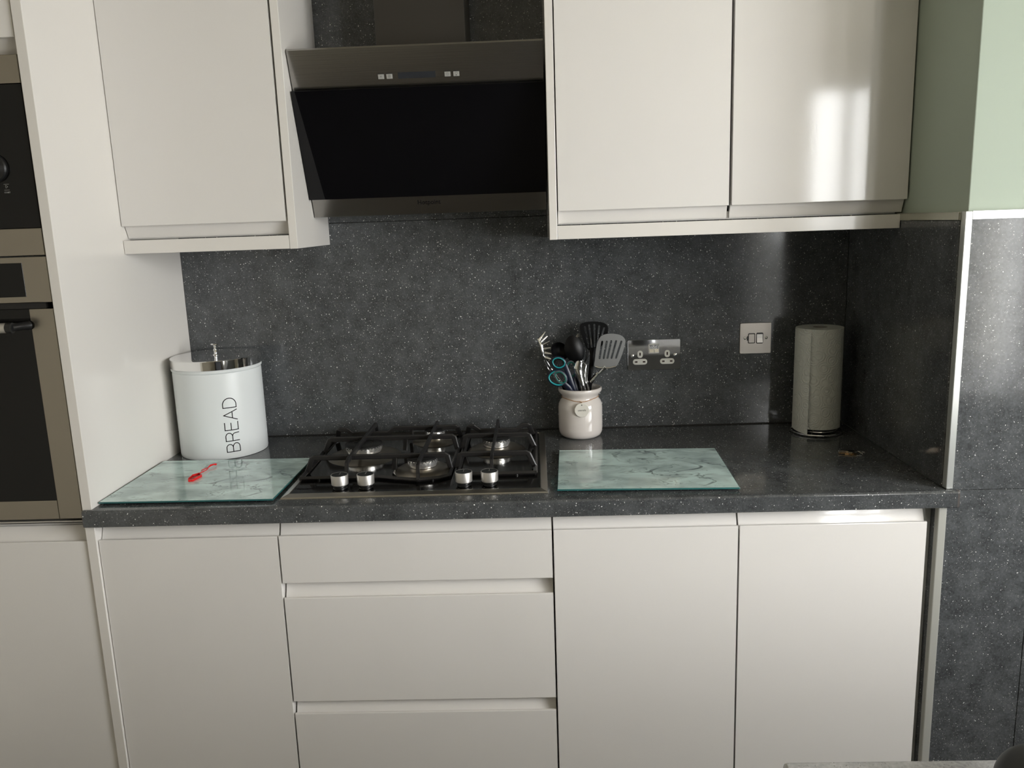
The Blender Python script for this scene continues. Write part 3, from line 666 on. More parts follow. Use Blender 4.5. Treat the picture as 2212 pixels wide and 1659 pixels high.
# ================================================================== RED CLIP
t = thing('red_clip', 'small red plastic loop clip lying on the left chopping board', 'clip', (0.153, -0.38, ZW + 0.0082))
bm = newbm(); zz = 0.9212
def band(pts, r=0.0012, hgt=3.0, closed=True): tube(bm, pts, r, 8, closed=closed, flat=(1.0, 1.0))
head = [(0.1540, -0.3830), (0.1420, -0.3970), (0.1440, -0.4300), (0.1490, -0.4400), (0.1590, -0.4390), (0.1665, -0.4020)]
def clip_ring(loop, z0_, z1_, wall):
    cx_ = sum(p[0] for p in loop) / len(loop); cy_ = sum(p[1] for p in loop) / len(loop); ins = []
    for p in loop:
        d_ = Vector((cx_ - p[0], cy_ - p[1])); d_.normalize(); ins.append((p[0] + d_.x * wall, p[1] + d_.y * wall))
    q_ = [[bm.verts.new((p[0], p[1], z_)) for p in lp] for lp, z_ in ((loop, z0_), (loop, z1_), (ins, z1_), (ins, z0_))]
    for k_ in range(4):
        A_, B_ = q_[k_], q_[(k_ + 1) % 4]
        for i_ in range(len(loop)): bm.faces.new((A_[i_], A_[(i_ + 1) % len(loop)], B_[(i_ + 1) % len(loop)], B_[i_]))
clip_ring(head, 0.9184, 0.9236, 0.0030)
tube(bm, [(0.1450, -0.415, 0.9205), (0.1625, -0.421, 0.9205)], 0.0012, 8)
tube(bm, [(0.1435, -0.400, 0.9205), (0.1640, -0.404, 0.9205)], 0.0012, 8)
tube(bm, [(a, b, 0.9215) for a, b in [(0.1540, -0.3810), (0.1485, -0.3580), (0.1530, -0.3400), (0.1570, -0.3385), (0.1590, -0.3560)]], 0.0013, 8, closed=True)
tube(bm, [(0.1560, -0.3390, 0.9220), (0.1580, -0.3260, 0.9240), (0.1640, -0.3200, 0.9245), (0.1665, -0.3130, 0.9225)], [0.0013, 0.0022, 0.0018, 0.0026], 8)
rel(bm, t); obj('clip_body', bm, REDPL, t)

# ================================================================== UTENSIL POT
PX, PY = 1.0910, -0.0760
t = thing('utensil_pot', 'glossy cream ceramic utensil jar with twine and round tag', 'jar', (PX, PY, ZW))
bm = newbm(); prof = [(0, 0.0), (0.044, 0.0), (0.049, 0.0012), (0.0555, 0.0065), (0.0590, 0.0150), (0.0600, 0.0260), (0.0600, 0.0830), (0.0585, 0.0930), (0.0540, 0.1020), (0.0500, 0.1070), (0.0490, 0.1110), (0.0505, 0.1160), (0.0545, 0.1210), (0.0585, 0.1260), (0.0598, 0.1310), (0.0590, 0.1345), (0.0565, 0.1360), (0.0540, 0.1340), (0.0530, 0.1290), (0.0460, 0.1130), (0.0500, 0.0950), (0.0540, 0.080), (0.0540, 0.010), (0, 0.008)]
lathe(bm, prof, 72); obj('jar_body', bm, CERAM, t)
bm = newbm(); pts = []
for i in range(64):
    a = 2 * PI * i / 64; dz = max(0, math.cos(a + h2)) ** 6
    pts.append(((0.0500 + 0.0022 * dz) * math.cos(a), (0.0500 + 0.0022 * dz) * math.sin(a), 0.1108 - 0.0058 * dz))
tube(bm, pts, 0.0009, 7, closed=True)
tube(bm, [(0.0005, -0.0525, 0.1050), (-0.002, -0.0585, 0.1020), (-0.0005, -0.0615, 0.0985)], 0.0008, 6)
tube(bm, [(0.0005, -0.0525, 0.1050), (0.003, -0.0580, 0.1020), (0.0015, -0.0615, 0.0985)], 0.0008, 6)
tube(bm, [(0.0, -0.0530, 0.1055), (-0.0045, -0.0555, 0.1085)], 0.0007, 6)
obj('twine', bm, TWINE, t)
bm = newbm(); lathe(bm, [(0, 0), (0.0185, 0), (0.0195, 0.0008), (0.0195, 0.0022), (0.0185, 0.0030), (0, 0.0030)], 44, axis='y'); xf(bm, Matrix.Translation((0.0008, -0.0605, 0.0850))); tg_ = obj('tag', bm, TAGM, t)
M = facing(0.0008, -0.06365, 0.0848, 0, math.radians(0.5)); text_mesh('tag_lettering', 'utensils', 0.0072, INK, tg_, M, 0.0001)
bm = newbm(); lathe(bm, [(0, 0), (0.0014, 0), (0.0014, 0.0003), (0, 0.0003)], 12, axis='y'); xf(bm, Matrix.Translation((0.0008, -0.0636, 0.0990))); obj('tag_hole', bm, INK, tg_)

def U(x, z, y=0.0):  # utensil coordinates in mm from the pot's axis
    return (PX + x / 1000, PY + y / 1000, ZW + z / 1000)
def plate_poly(bm, outline, holes, y, th, bend=None):
    """flat blade with slots: outline and holes as (x, z) mm lists; filled and given thickness"""
    loops = [outline] + holes; es = []
    for lp in loops:
        vs = [bm.verts.new((p[0] / 1000, 0, p[1] / 1000)) for p in lp]
        for i in range(len(vs)): es.append(bm.edges.new((vs[i], vs[(i + 1) % len(vs)])))
    r = bmesh.ops.triangle_fill(bm, use_beauty=True, use_dissolve=False, edges=es)
    fs = [g for g in r['geom'] if isinstance(g, bmesh.types.BMFace)]
    e = bmesh.ops.extrude_face_region(bm, geom=fs)
    nv = [g for g in e['geom'] if isinstance(g, bmesh.types.BMVert)]
    for v in nv: v.co.y += th
    for v in bm.verts: 
        if bend: v.co.y += bend(v.co.x * 1000, v.co.z * 1000) / 1000
        v.co += Vector((PX, PY + y / 1000, ZW))
def rounded(pts, k=5):
    return [(p.x, p.y) for p in smoothpath([(a, b, 0) for a, b in pts], k, closed=True)]
def slot(x0, z0, x1, z1, w_):
    d = Vector((x1 - x0, z1 - z0)).normalized(); n = Vector((-d.y, d.x)) * w_ / 2; out = []
    for i in range(6):
        a = PI * i / 5; out.append((x0 + n.x * math.cos(a) - d.x * math.sin(a) * w_ / 2, z0 + n.y * math.cos(a) - d.y * math.sin(a) * w_ / 2))
    for i in range(6):
        a = PI * i / 5; out.append((x1 - n.x * math.cos(a) + d.x * math.sin(a) * w_ / 2, z1 - n.y * math.cos(a) + d.y * math.sin(a) * w_ / 2))
    return out

# black slotted turner (rear, upright)
t = thing('black_slotted_turner', 'black nylon slotted turner standing tallest at the back of the jar', 'spatula', U(30, 20, 30))
bm = newbm()
out = rounded([(20, 240), (9, 272), (4, 296), (10, 307), (36, 311), (64, 308), (77, 300), (80, 288), (74, 262), (58, 240), (46, 233), (33, 232)], 4)
plate_poly(bm, out, [slot(27, 241, 17, 297, 5), slot(35, 241, 29, 301, 5), slot(43, 243, 43, 302, 5), slot(50, 247, 56, 298, 5), slot(57, 254, 69, 292, 5)], 18, 0.002)
rel(bm, t); obj('blade', bm, NYLON, t)
bm = newbm(); tube(bm, [U(38, 240, 19), U(37, 222, 18), U(34, 200, 15), U(28, 150, 8), U(10, 20, -4)], [0.0100, 0.0062, 0.0052, 0.0058, 0.0060], 12, flat=(0.6, 1.2)); rel(bm, t); obj('handle', bm, NYLON, t)

# black solid spoon
t = thing('black_serving_spoon', 'black nylon serving spoon with oval bowl behind the tongs', 'spoon', U(-8, 20, 12))
bm = newbm()
R8 = 14; nr = 8
def spoon_pt(u, v):   # u angle, v 0..1 radial
    cx, cz = -13 + 0, 238; a, b = 26, 38
    x = cx + a * v * math.cos(u) * (1 - 0.10 * math.sin(u)); z = cz + b * v * math.sin(u)
    x += -(z - 238) * 0.14
    return U(x, z, 6 + 9 * (v * v) - 4)
c = bm.verts.new(spoon_pt(0, 0)); prev = None
for j in range(1, nr + 1):
    rg = [bm.verts.new(spoon_pt(2 * PI * i / 32, j / nr)) for i in range(32)]
    for i in range(32):
        if prev: bm.faces.new((prev[i], rg[i], rg[(i + 1) % 32], prev[(i + 1) % 32]))
        else: bm.faces.new((c, rg[i], rg[(i + 1) % 32]))
    prev = rg
for f in bm.faces: f.smooth = True
e = bmesh.ops.extrude_face_region(bm, geom=bm.faces[:])
for v in [g for g in e['geom'] if isinstance(g, bmesh.types.BMVert)]: v.co.y += 0.0025
rel(bm, t); obj('bowl', bm, NYLON, t, smooth=True, angle=50)
bm = newbm(); tube(bm, [U(-8, 206, 12), U(-6, 190, 12), U(-4, 150, 8), U(4, 20, 2)], [0.0090, 0.0060, 0.0055, 0.0055], 12, flat=(0.7, 1.1)); rel(bm, t); obj('handle', bm, NYLON, t)

# steel slotted turner
t = thing('steel_slotted_turner', 'shiny stainless slotted turner leaning right out of the jar', 'spatula', U(14, 20, 0))
bm = newbm()
out = rounded([(40, 193), (41, 212), (44, 240), (50, 263), (62, 277), (85, 281), (110, 276), (121, 266), (122, 256), (117, 236), (109, 214), (101, 198), (94, 193), (65, 190)], 4)
slots = [slot(53, 216, 61, 260, 5.5), slot(64, 216, 73, 260, 5.5), slot(74, 216, 85, 261, 5.5), slot(85, 216, 98, 261, 5.5), slot(97, 216, 112, 259, 5.5)]
plate_poly(bm, out, slots, -20, 0.0012, bend=lambda x, z: 0.07 * (z - 190))
rel(bm, t); obj('blade', bm, mat('turner_steel', (0.52, 0.53, 0.53), 0.30, 1.0), t)
bm = newbm(); tube(bm, smoothpath([U(41, 194, -20.5), U(55, 190.5, -21.5), U(75, 189.5, -22), U(96, 193, -21)], 5), 0.0022, 8); rel(bm, t); obj('rolled_edge', bm, POLISH, t)
bm = newbm(); tube(bm, [U(68, 193, -21), U(62, 185, -17), U(49, 173, -12), U(28, 150, -8)], [0.0060, 0.0048, 0.0036, 0.0050], 12); rel(bm, t); obj('neck', bm, POLISH, t)
bm = newbm(); tube(bm, [U(45, 170, -11), U(28, 150, -8), U(-8, 30, 6)], [0.0042, 0.0062, 0.0065], 12, flat=(0.6, 1.1)); rel(bm, t); obj('handle', bm, NYLON, t)
bm = newbm(); tube(bm, [U(49, 176, -12.4), U(46, 172, -11.6)], [0.0052, 0.0054], 12); rel(bm, t); obj('ferrule', bm, POLISH, t)

# pasta server
t = thing('steel_pasta_server', 'stainless pasta server with claw teeth leaning left out of the jar', 'pasta server', U(-40, 120, 0))
bm = newbm()
sp = [(-112, 272), (-106, 262), (-101, 250), (-99, 238), (-97, 224), (-92, 212)]
tube(bm, [U(a, b, 0) for a, b in smooth2] if False else [U(a, b, 2) for a, b in sp], [0.0035, 0.0085, 0.0105, 0.0110, 0.0095, 0.0035], 12, flat=(0.8, 0.5))
rel(bm, t); hd_ = obj('head', bm, POLISH, t)
for (x0_, z0_, x1_, z1_, y_) in ((-99, 252, -79, 264, -3), (-98, 243, -76, 247, -5), (-97, 233, -75, 231, -5), (-95, 222, -77, 216, -3), (-104, 262, -85, 277, 2), (-108, 268, -90, 288, 6), (-104, 258, -116, 258, 10), (-103, 248, -117, 244, 12), (-101, 236, -113, 231, 10), (-99, 226, -108, 220, 8)):
    bm = newbm(); long_ = x1_ > x0_
    tube(bm, [U(x0_, z0_, 0), U((x0_ + x1_) / 2, (z0_ + z1_) / 2, y_ * 1.1), U(x1_, z1_, y_ * 2.4)], [0.0045, 0.0032, 0.0022] if long_ else [0.0026, 0.0020, 0.0014], 8, flat=(0.4, 1.0)); rel(bm, t); obj('tooth', bm, POLISH, hd_)
bm = newbm()
for d in (-3.0, 3.0): tube(bm, [U(-94 + d * 0.6, 214 + d * 0.6, 1), U(-82 + d, 190 + d * 0.6, 3), U(-60 + d * 0.7, 160, 6), U(-44 + d * 0.5, 140, 8)], [0.0014, 0.0017, 0.0018, 0.0018], 8)
rel(bm, t); obj('neck', bm, POLISH, t)
bm = newbm(); tube(bm, [U(-47, 146, 8), U(-38, 120, 10), U(12, 18, 20)], 0.0055, 10); rel(bm, t); obj('handle', bm, NYLON, t)

# scissors: two pairs of handle loops
def loopring(pts, y, r, m, parent, name='finger_loop'):
    bm = newbm(); tube(bm, smoothpath([U(a, b, y) for a, b in pts], 5, closed=True), r, 10, closed=True, flat=(1.3, 0.85)); rel(bm, parent); return obj(name, bm, m, parent)
t = thing('teal_handled_scissors', 'scissors with teal lined finger loops at the left of the jar', 'scissors', U(-30, 60, -20))
A1 = [(-74, 212), (-66, 221), (-52, 221), (-40, 211), (-42, 199), (-56, 193), (-69, 199)]
A2 = [(-86, 172), (-75, 185), (-58, 187), (-44, 180), (-37, 163), (-46, 150), (-64, 148), (-80, 157)]
loopring(A1, -18, 0.0042, NAVY, t); loopring(A2, -26, 0.0046, NAVY, t)
loopring([(x * 0.93 - 4, z * 0.93 + 14.6) for x, z in A1], -21.5, 0.0024, TEAL, t, 'loop_lining'); loopring([(x * 0.92 - 4.8, z * 0.92 + 13.4) for x, z in A2], -30.5, 0.0026, TEAL, t, 'loop_lining')
bm = newbm(); tube(bm, [U(-46, 152, -26), U(-34, 140, -26), U(-24, 126, -22), U(-6, 30, -8)], [0.0050, 0.0065, 0.0060, 0.0045], 12, flat=(0.7, 1.2)); rel(bm, t); obj('shank', bm, NAVY, t)
bm = newbm(); tube(bm, [U(-40, 202, -18), U(-32, 178, -20), U(-24, 150, -20), U(-14, 122, -18), U(-2, 30, -6)], [0.0046, 0.0060, 0.0065, 0.0055, 0.0040], 12, flat=(0.7, 1.2)); rel(bm, t); obj('shank', bm, NAVY, t)
t = thing('green_lined_scissors', 'second scissors with grey edged green loops beside the teal pair', 'scissors', U(-15, 60, -10))
B1 = [(-35, 200), (-27, 209), (-17, 206), (-12, 193), (-14, 172), (-20, 165), (-29, 176)]
B2 = [(-70, 180), (-60, 187), (-48, 184), (-38, 172), (-38, 158), (-48, 152), (-61, 160)]
GRY = mat('grey_scissor_plastic', (0.10, 0.11, 0.13), 0.35)
loopring(B1, -12, 0.0021, GRY, t); loopring(B2, -33, 0.0021, GRY, t)
loopring([(x * 0.86 - 3, z * 0.86 + 26.5) for x, z in B1], -13.5, 0.0022, TEALG, t, 'loop_lining'); loopring([(x * 0.84 - 8.3, z * 0.84 + 27.2) for x, z in B2], -34.5, 0.0021, TEALG, t, 'loop_lining')
bm = newbm(); tube(bm, [U(-43, 155, -33), U(-32, 142, -32), U(-24, 128, -28), U(0, 30, -6)], [0.0040, 0.0055, 0.0055, 0.0040], 12, flat=(0.7, 1.2)); rel(bm, t); obj('shank', bm, NAVY, t)
bm = newbm(); tube(bm, [U(-18, 168, -12), U(-13, 140, -14), U(-8, 122, -14), U(4, 30, -6)], [0.0040, 0.0055, 0.0055, 0.0040], 12, flat=(0.7, 1.2)); rel(bm, t); obj('shank', bm, NAVY, t)

# tongs
t = thing('steel_tongs', 'polished steel tongs with scalloped tips at the front of the jar', 'tongs', U(8, 60, -20))
for k, (dx, dy, dz) in enumerate(((0, 0, 0), (15, 14, -12))):
    bm = newbm()
    rows = [(207, -1, 5), (204, -1, 8.2), (198, -2, 10), (194, -3, 9.2), (190, -4, 11), (184, -4, 11.6), (180, -3, 10.4), (175, -3, 11), (168, -1, 9.5), (162, 0, 8.2), (150, 4, 6.6), (138, 8, 5.6), (120, 12, 5.2), (30, 22 if k == 0 else 18, 5)]
    secs = []
    for z, cx, hw in rows:
        hw *= (0.95 if k else 1.28) if z > 140 else 1.0; z = z + 6 if z > 100 else z
        secs.append([bm.verts.new(U(cx + dx * (0.3 + 0.7 * (z - 30) / 180) + hw * s, z + dz * ((z - 30) / 180), -33 + dy + 4.5 * (s * s) * (hw / 10) - (1.2 if abs(s) < 0.3 and z < 185 else 0) + (207 - z) * 0.02)) for s in (-1, -0.7, -0.35, 0, 0.35, 0.7, 1)])
    for a, b in zip(secs[:-1], secs[1:]):
        for i in range(6): bm.faces.new((a[i], a[i + 1], b[i + 1], b[i])).smooth = True
    e = bmesh.ops.extrude_face_region(bm, geom=bm.faces[:])
    for v in [g for g in e['geom'] if isinstance(g, bmesh.types.BMVert)]: v.co.y += 0.0010
    rel(bm, t); obj('tong_arm', bm, POLISH, t, smooth=True, angle=60)

# balloon whisk wires just showing behind the spoon, and a black ladle edge
t = thing('wire_whisk', 'steel whisk mostly hidden behind the black spoon and turner', 'whisk', U(10, 60, 25))
for k in range(3):
    bm = newbm(); s = 1 - k * 0.14
    tube(bm, smoothpath([U(14, 196, 26), U(-6 * s + 4, 226, 26), U(-16 * s + 6, 256, 27), U(-2, 276 - k * 3.2, 28), U(18, 277 - k * 3.2, 30), U(34 * s, 262, 29), U(30 * s, 226, 27), U(16, 196, 26)], 6), 0.0009, 6); rel(bm, t); obj('wire_loop', bm, POLISH, t)
bm = newbm(); tube(bm, [U(15, 198, 26), U(14, 150, 22), U(4, 20, 10)], 0.0048, 10); rel(bm, t); obj('handle', bm, POLISH, t)
t = thing('black_ladle', 'black ladle showing its rim between the pasta server and spoon', 'ladle', U(-30, 60, 20))
bm = newbm(); lathe(bm, [(0, -0.018), (0.012, -0.0165), (0.022, -0.010), (0.0265, 0.0), (0.0255, 0.0005), (0.021, -0.009), (0.011, -0.015), (0, -0.0165)], 28)
xf(bm, Matrix.Translation(U(-52, 232, 20)) @ Matrix.Rotation(math.radians(62), 4, 'X') @ Matrix.Rotation(math.radians(25), 4, 'Y')); rel(bm, t); obj('bowl', bm, NYLON, t, smooth=True, angle=50)
bm = newbm(); tube(bm, [U(-44, 214, 26), U(-34, 180, 20), U(-28, 140, 12), U(-10, 20, 8)], 0.0048, 10, flat=(0.7, 1.1)); rel(bm, t); obj('handle', bm, NYLON, t)

# ================================================================== SOCKET AND SPUR SWITCH
def rrect(cx, cz, w_, h_, r, n=5):
    out = []
    for (sx, sz, a0) in ((1, 1, 0), (-1, 1, h2), (-1, -1, PI), (1, -1, 1.5 * PI)):
        for i in range(n + 1):
            a = a0 + h2 * i / n; out.append((cx + sx * (w_ / 2 - r) + r * math.cos(a), cz + sz * (h_ / 2 - r) + r * math.sin(a)))
    return out
def plate(parent, name, cx, cz, w_, h_, r, y0, y1, m, bev=0.0006):
    bm = newbm(); o = rrect(cx, cz, w_, h_, r); i = rrect(cx, cz, w_ - 2 * bev, h_ - 2 * bev, max(r - bev, 0.0002))
    a = [bm.verts.new((p[0], y0, p[1])) for p in o]; b = [bm.verts.new((p[0], y1 + bev, p[1])) for p in o]; c = [bm.verts.new((p[0], y1, p[1])) for p in i]
    n = len(o)
    for u, v in ((a, b), (b, c)):
        for k in range(n): bm.faces.new((u[k], u[(k + 1) % n], v[(k + 1) % n], v[k]))
    bm.faces.new(a[::-1]); bm.faces.new(c)
    return obj(name, bm, m, parent)
t = thing('double_socket', 'chrome double plug socket on the splashback beside the steel turner', 'socket', (1.3022, 0, 1.1165))
plate(t, 'face_plate', 0, 0, 0.146, 0.086, 0.004, 0.0, -0.0045, CHROME, 0.0012)
plate(t, 'switch_surround', -0.001, 0.0172, 0.030, 0.0275, 0.003, -0.0044, -0.0062, SATIN, 0.0010)
for dx in (-0.0073, 0.0063):
    bm = newbm(); prism(bm, [(-0.0062, 0.0285), (-0.0066, 0.0165), (-0.0100, 0.0075), (-0.0062, 0.0065)], 'x', dx - 0.0059, dx + 0.0059); obj('rocker_switch', bm, POLISH, t)
for dx in (-0.0390, 0.0362):
    s = plate(t, 'socket_outlet', dx, -0.0190, 0.0400, 0.0160, 0.0078, -0.0044, -0.0056, WHITEPL)
    plate(s, 'earth_slot_face', dx, 0.0022, 0.0150, 0.0205, 0.0070, -0.0044, -0.0056, WHITEPL)
    for ex, ez, ew, eh in ((dx, 0.0026, 0.0042, 0.0085), (dx - 0.0108, -0.0190, 0.0070, 0.0044), (dx + 0.0110, -0.0190, 0.0070, 0.0044)):
        bm = newbm(); box(bm, ex - ew / 2, ex + ew / 2, -0.0059, -0.0050, ez - eh / 2, ez + eh / 2); obj('pin_slot', bm, mat('pin_brown', (0.035, 0.015, 0.010), 0.6), s)
for dx in (-0.0600, 0.0585):
    bm = newbm(); lathe(bm, [(0, 0.0072), (0.0020, 0.0070), (0.0042, 0.0058), (0.0046, 0.0044), (0, 0.0044)], 20, axis='y'); xf(bm, Matrix.Translation((dx, 0, -0.0018))); obj('screw', bm, CHROME, t)
t = thing('fused_switch', 'square satin steel fused switch near the alcove corner', 'switch', (1.5812, 0, 1.1543))
plate(t, 'face_plate', 0, 0, 0.086, 0.086, 0.004, 0.0, -0.0045, SATINPL, 0.0010)
plate(t, 'black_surround', -0.0112, 0, 0.0198, 0.0285, 0.0035, -0.0044, -0.0050, BLACK, 0.0003)
plate(t, 'fuse_carrier', -0.0112, 0.0, 0.0160, 0.0245, 0.0025, -0.0048, -0.0066, SATINPL)
bm = newbm(); box(bm, -0.0240, -0.0208, -0.0052, -0.0044, -0.0060, 0.0060, 0.0002, 1); obj('fuse_tab', bm, BLACK, t)
plate(t, 'black_surround', 0.0112, 0, 0.0192, 0.0305, 0.0035, -0.0044, -0.0052, BLACK, 0.0003)
bm = newbm(); prism(bm, [(-0.0050, 0.0120), (-0.0052, 0.0110), (-0.0056, 0.0), (-0.0088, -0.0120), (-0.0050, -0.0125)], 'x', 0.0112 - 0.0077, 0.0112 + 0.0077); obj('rocker_switch', bm, SATIN, t)
for dx in (-0.0292, 0.0290):
    bm = newbm(); lathe(bm, [(0, 0.0066), (0.0018, 0.0064), (0.0036, 0.0054), (0.0040, 0.0044), (0, 0.0044)], 20, axis='y'); xf(bm, Matrix.Translation((dx, 0, 0.0005))); obj('screw', bm, POLISH, t)

# ================================================================== PAPER TOWEL
RX, RY, RR = 1.7235, -0.1010, 0.0585
t = thing('kitchen_roll', 'white embossed kitchen paper roll standing on its wire holder', 'paper roll', (RX, RY, ZW))
bm = newbm(); seg = 72; z0, z1 = 0.0180, 0.2835
outer = []
for i in range(seg + 1):
    a = math.radians(205) + 2 * PI * i / seg; r = RR + 0.0012 * i / seg
    outer.append((r * math.cos(a), r * math.sin(a)))
circ = outer[:-1]; inner = [(0.019 * math.cos(math.radians(205) + 2 * PI * i / seg), 0.019 * math.sin(math.radians(205) + 2 * PI * i / seg)) for i in range(seg)]
nz = 12
V = [[bm.verts.new((x, y, z0 + (z1 - z0) * k / nz)) for x, y in circ] for k in range(nz + 1)]
W_ = [[bm.verts.new((x, y, z)) for x, y in inner] for z in (z0, z1)]
for k in range(nz):
    for i in range(seg): bm.faces.new((V[k][i], V[k][(i + 1) % seg], V[k + 1][(i + 1) % seg], V[k + 1][i])).smooth = True
for i in range(seg):
    j = (i + 1) % seg
    bm.faces.new((V[0][i], W_[0][i], W_[0][j], V[0][j])); bm.faces.new((V[nz][j], W_[1][j], W_[1][i], V[nz][i])); bm.faces.new((W_[0][i], W_[1][i], W_[1][j], W_[0][j]))
obj('paper_body', bm, PAPER, t, smooth=True, angle=50)
# loose end sheet, hanging a little away on the left
bm = newbm(); prev = None; n = 14; nzz = 10
cols = []
for i in range(n + 1):
    u = i / n; a = math.radians(150 + 82 * u)           # from back left round to the front left
    r = RR + 0.0016 + 0.0035 * u + 0.0012 * math.sin(u * 5)
    cols.append([(r + 0.0055 * (1 - k / nzz) * u, a, z0 - 0.0120 * u + (z1 - z0 + 0.0080 * u * 0) * k / nzz + (0.004 * u if k == nzz else 0)) for k in range(nzz + 1)])
for i in range(n + 1):
    rg = [bm.verts.new((r * math.cos(a), r * math.sin(a), z)) for r, a, z in cols[i]]
    if prev:
        for k in range(nzz): bm.faces.new((prev[k], rg[k], rg[k + 1], prev[k + 1])).smooth = True
    prev = rg
e = bmesh.ops.extrude_face_region(bm, geom=bm.faces[:])
for v in [g for g in e['geom'] if isinstance(g, bmesh.types.BMVert)]:
    d = Vector((v.co.x, v.co.y, 0)).normalized(); v.co -= d * 0.0006
obj('loose_sheet', bm, PAPER, t)
bm = newbm(); lathe(bm, [(0.0190, 0.2830), (0.0180, 0.2837), (0.0180, 0.20), (0.0190, 0.20)], 32); obj('card_core', bm, mat('grey_card', (0.28, 0.27, 0.24), 0.9), t)
t = thing('kitchen_roll_holder', 'chrome wire ring base holding the kitchen paper roll', 'holder', (RX, RY, ZW))
bm = newbm(); tube(bm, [(0.0660 * math.cos(2 * PI * i / 60), 0.0660 * math.sin(2 * PI * i / 60), 0.0045) for i in range(60)], 0.0026, 10, closed=True)
tube(bm, [(0.0520 * math.cos(2 * PI * i / 60), 0.0520 * math.sin(2 * PI * i / 60), 0.0105) for i in range(60)], 0.0018, 8, closed=True)
for a in (0.5, 2.6, 4.2): tube(bm, [(0.0660 * math.cos(a), 0.0660 * math.sin(a), 0.0050), (0.052 * math.cos(a), 0.052 * math.sin(a), 0.0115), (0, 0, 0.0125)], 0.0018, 8)
obj('wire_base', bm, CHROME, t)
bm = newbm(); tube(bm, [(0, 0, 0.010), (0, 0, 0.2805)], 0.0045, 12); obj('centre_post', bm, BLACK, t)

# ================================================================== KEYS
t = thing('bunch_of_keys', 'small bunch of brass and steel keys in front of the kitchen roll', 'keys', (1.735, -0.328, ZW))
for (x0_, y0_, x1_, y1_, z, m) in ((1.7065, -0.311, 1.7370, -0.321, 0.9160, POLISH), (1.7050, -0.320, 1.7340, -0.325, 0.9132, BRASS), (1.7160, -0.329, 1.7400, -0.331, 0.9118, BRASS)):
    bm = newbm(); a = Vector((x0_, y0_, z)); b = Vector((x1_, y1_, z)); d = (b - a).normalized(); n = Vector((-d.y, d.x, 0))
    L_ = (b - a).length
    pts = [(0, -0.0016), (0.002, -0.0030)]
    for i in range(5): pts += [(0.003 + i * 0.0032, -0.0030), (0.0046 + i * 0.0032, -0.0016)]
    pts += [(L_ - 0.0100, -0.0026), (L_ - 0.0085, -0.0080), (L_, -0.0090), (L_ + 0.0050, -0.0045), (L_ + 0.0050, 0.0045), (L_, 0.0090), (L_ - 0.0085, 0.0080), (L_ - 0.0100, 0.0028), (0.001, 0.0028), (0, 0.0014)]
    lo = [bm.verts.new(a + d * p + n * q - Vector((0, 0, 0.0011))) for p, q in pts]; hi = [bm.verts.new(a + d * p + n * q + Vector((0, 0, 0.0011))) for p, q in pts]
    bm.faces.new(lo[::-1]); bm.faces.new(hi)
    for i in range(len(pts)): bm.faces.new((lo[i], lo[(i + 1) % len(pts)], hi[(i + 1) % len(pts)], hi[i]))
    rel(bm, t); obj('key', bm, m, t)
bm = newbm(); c0 = Vector((1.7500, -0.331, 0.9135))
tube(bm, [c0 + Vector((0.0125 * math.cos(2 * PI * i / 40), 0.0115 * math.sin(2 * PI * i / 40), 0.0020 * math.sin(2 * PI * i / 40 + 0.6))) for i in range(40)], 0.0009, 7, closed=True)
tube(bm, [c0 + Vector((0.0055 + 0.0060 * math.cos(2 * PI * i / 30), 0.006 * math.sin(2 * PI * i / 30) - 0.004, 0.0040)) for i in range(30)], 0.0008, 6, closed=True)
tube(bm, [(1.7480, -0.326, 0.9185), (1.7570, -0.336, 0.9125)], 0.0008, 6); tube(bm, [(1.7590, -0.327, 0.9180), (1.7490, -0.337, 0.9120)], 0.0008, 6)
rel(bm, t); obj('key_ring', bm, POLISH, t)

# ================================================================== NEAR COUNTER (bottom right) AND WHAT STANDS ON IT
t = thing('near_worktop', 'speckled worktop edge in the bottom right foreground, paled by painted window sheen', 'worktop', (2.2, -1.77, 0.872))
bm = newbm(); box(bm, 1.2310, 3.295, -2.072, -1.4690, 0.872, ZW, 0.0050, 4); rel(bm, t); obj('slab', bm, WTOP2, t, smooth=True, angle=30)
t = thing('near_base_cabinet', 'base cabinets carrying the foreground worktop, mostly out of frame', 'cabinet', (2.3, -1.77, 0))
bm = newbm(); box(bm, 1.262, 3.28, -2.04, -1.500, 0.15, 0.8715); box(bm, 1.30, 3.26, -1.99, -1.55, 0, 0.15); rel(bm, t); obj('carcass', bm, mat('cabinet_shade_grey', (0.12, 0.12, 0.115), 0.5), t)  # grey paints in the shade on these otherwise white cabinets
t = thing('domed_jar', 'dark grey domed container at the bottom right corner on the near worktop', 'container', (1.4650, -1.5500, ZW))
bm = newbm(); lathe(bm, [(0, 0.0), (0.0440, 0.0), (0.0475, 0.004), (0.0485, 0.020), (0.0485, 0.024)], 56); obj('jar_body', bm, JARM, t)
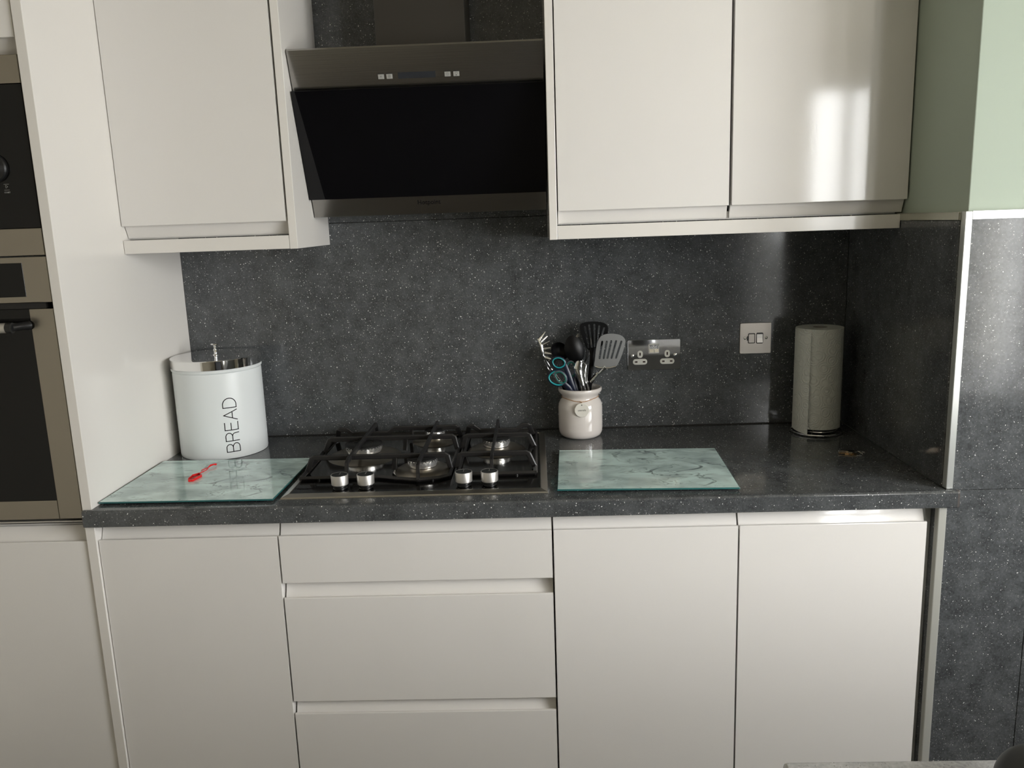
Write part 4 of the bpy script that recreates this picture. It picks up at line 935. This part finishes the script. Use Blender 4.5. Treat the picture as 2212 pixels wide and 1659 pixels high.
bm = newbm(); pf = [(0.0490, 0.0245)] + [(0.0490 * math.cos(a), 0.0245 + 0.0370 * math.sin(a)) for a in [h2 * i / 12 for i in range(1, 13)]]; pf[-1] = (0, pf[-1][1]); lathe(bm, pf, 56); obj('domed_lid', bm, JARM, t)
t = thing('added_dark_dresser', 'added dark dresser shape behind the camera, put in to darken reflections', 'dresser', (1.76, -3.30, 0))  # added unseen dark block, keeps splashback and chrome reflections dark
bm = newbm(); box(bm, 1.15, 2.38, -3.515, -3.10, 0.0, 1.98, 0.004); rel(bm, t); obj('carcass', bm, mat('added_dresser_dark', (0.035, 0.037, 0.042), 0.4), t)
for a_, b_ in ((1.16, 1.76), (1.77, 2.37)):
    bm = newbm(); box(bm, a_, b_, -3.098, -3.080, 0.06, 1.96, 0.003); rel(bm, t); obj('door', bm, mat('added_dresser_door_dark', (0.04, 0.042, 0.047), 0.35), t)
t = thing('added_white_radiator', 'added white column radiator shape, put in for the pale strip in the splashback reflection', 'radiator', (2.60, -3.46, 0))  # added unseen white columns that make the pale reflected strip
for i_ in range(6):
    bm = newbm(); box(bm, 2.455 + i_ * 0.048, 2.497 + i_ * 0.048, -3.50, -3.44, 0.12, 1.24, 0.008); rel(bm, t); obj('column', bm, FRAME, t)
# tap and fruit seen reflected in the splashback
t = thing('swan_neck_tap', 'chrome swan neck kitchen tap on the near worktop, seen reflected in splashback', 'tap', (1.545, -1.86, ZW))
bm = newbm(); lathe(bm, [(0, 0), (0.026, 0), (0.026, 0.008), (0.020, 0.014), (0.020, 0.060), (0.016, 0.070), (0, 0.070)], 28); obj('tap_base', bm, CHROME, t)
bm = newbm(); tube(bm, [(0, 0, 0.06), (0, 0, 0.23)] + [(0.085 - 0.085 * math.cos(a), 0.0, 0.23 + 0.098 * math.sin(a)) for a in [PI * i / 16 for i in range(1, 17)]] + [(0.170, 0, 0.19)], 0.0115, 16); obj('spout', bm, CHROME, t)
bm = newbm(); tube(bm, [(0, 0.018, 0.045), (0, 0.07, 0.062)], [0.007, 0.0055], 12); obj('tap_lever', bm, CHROME, t)
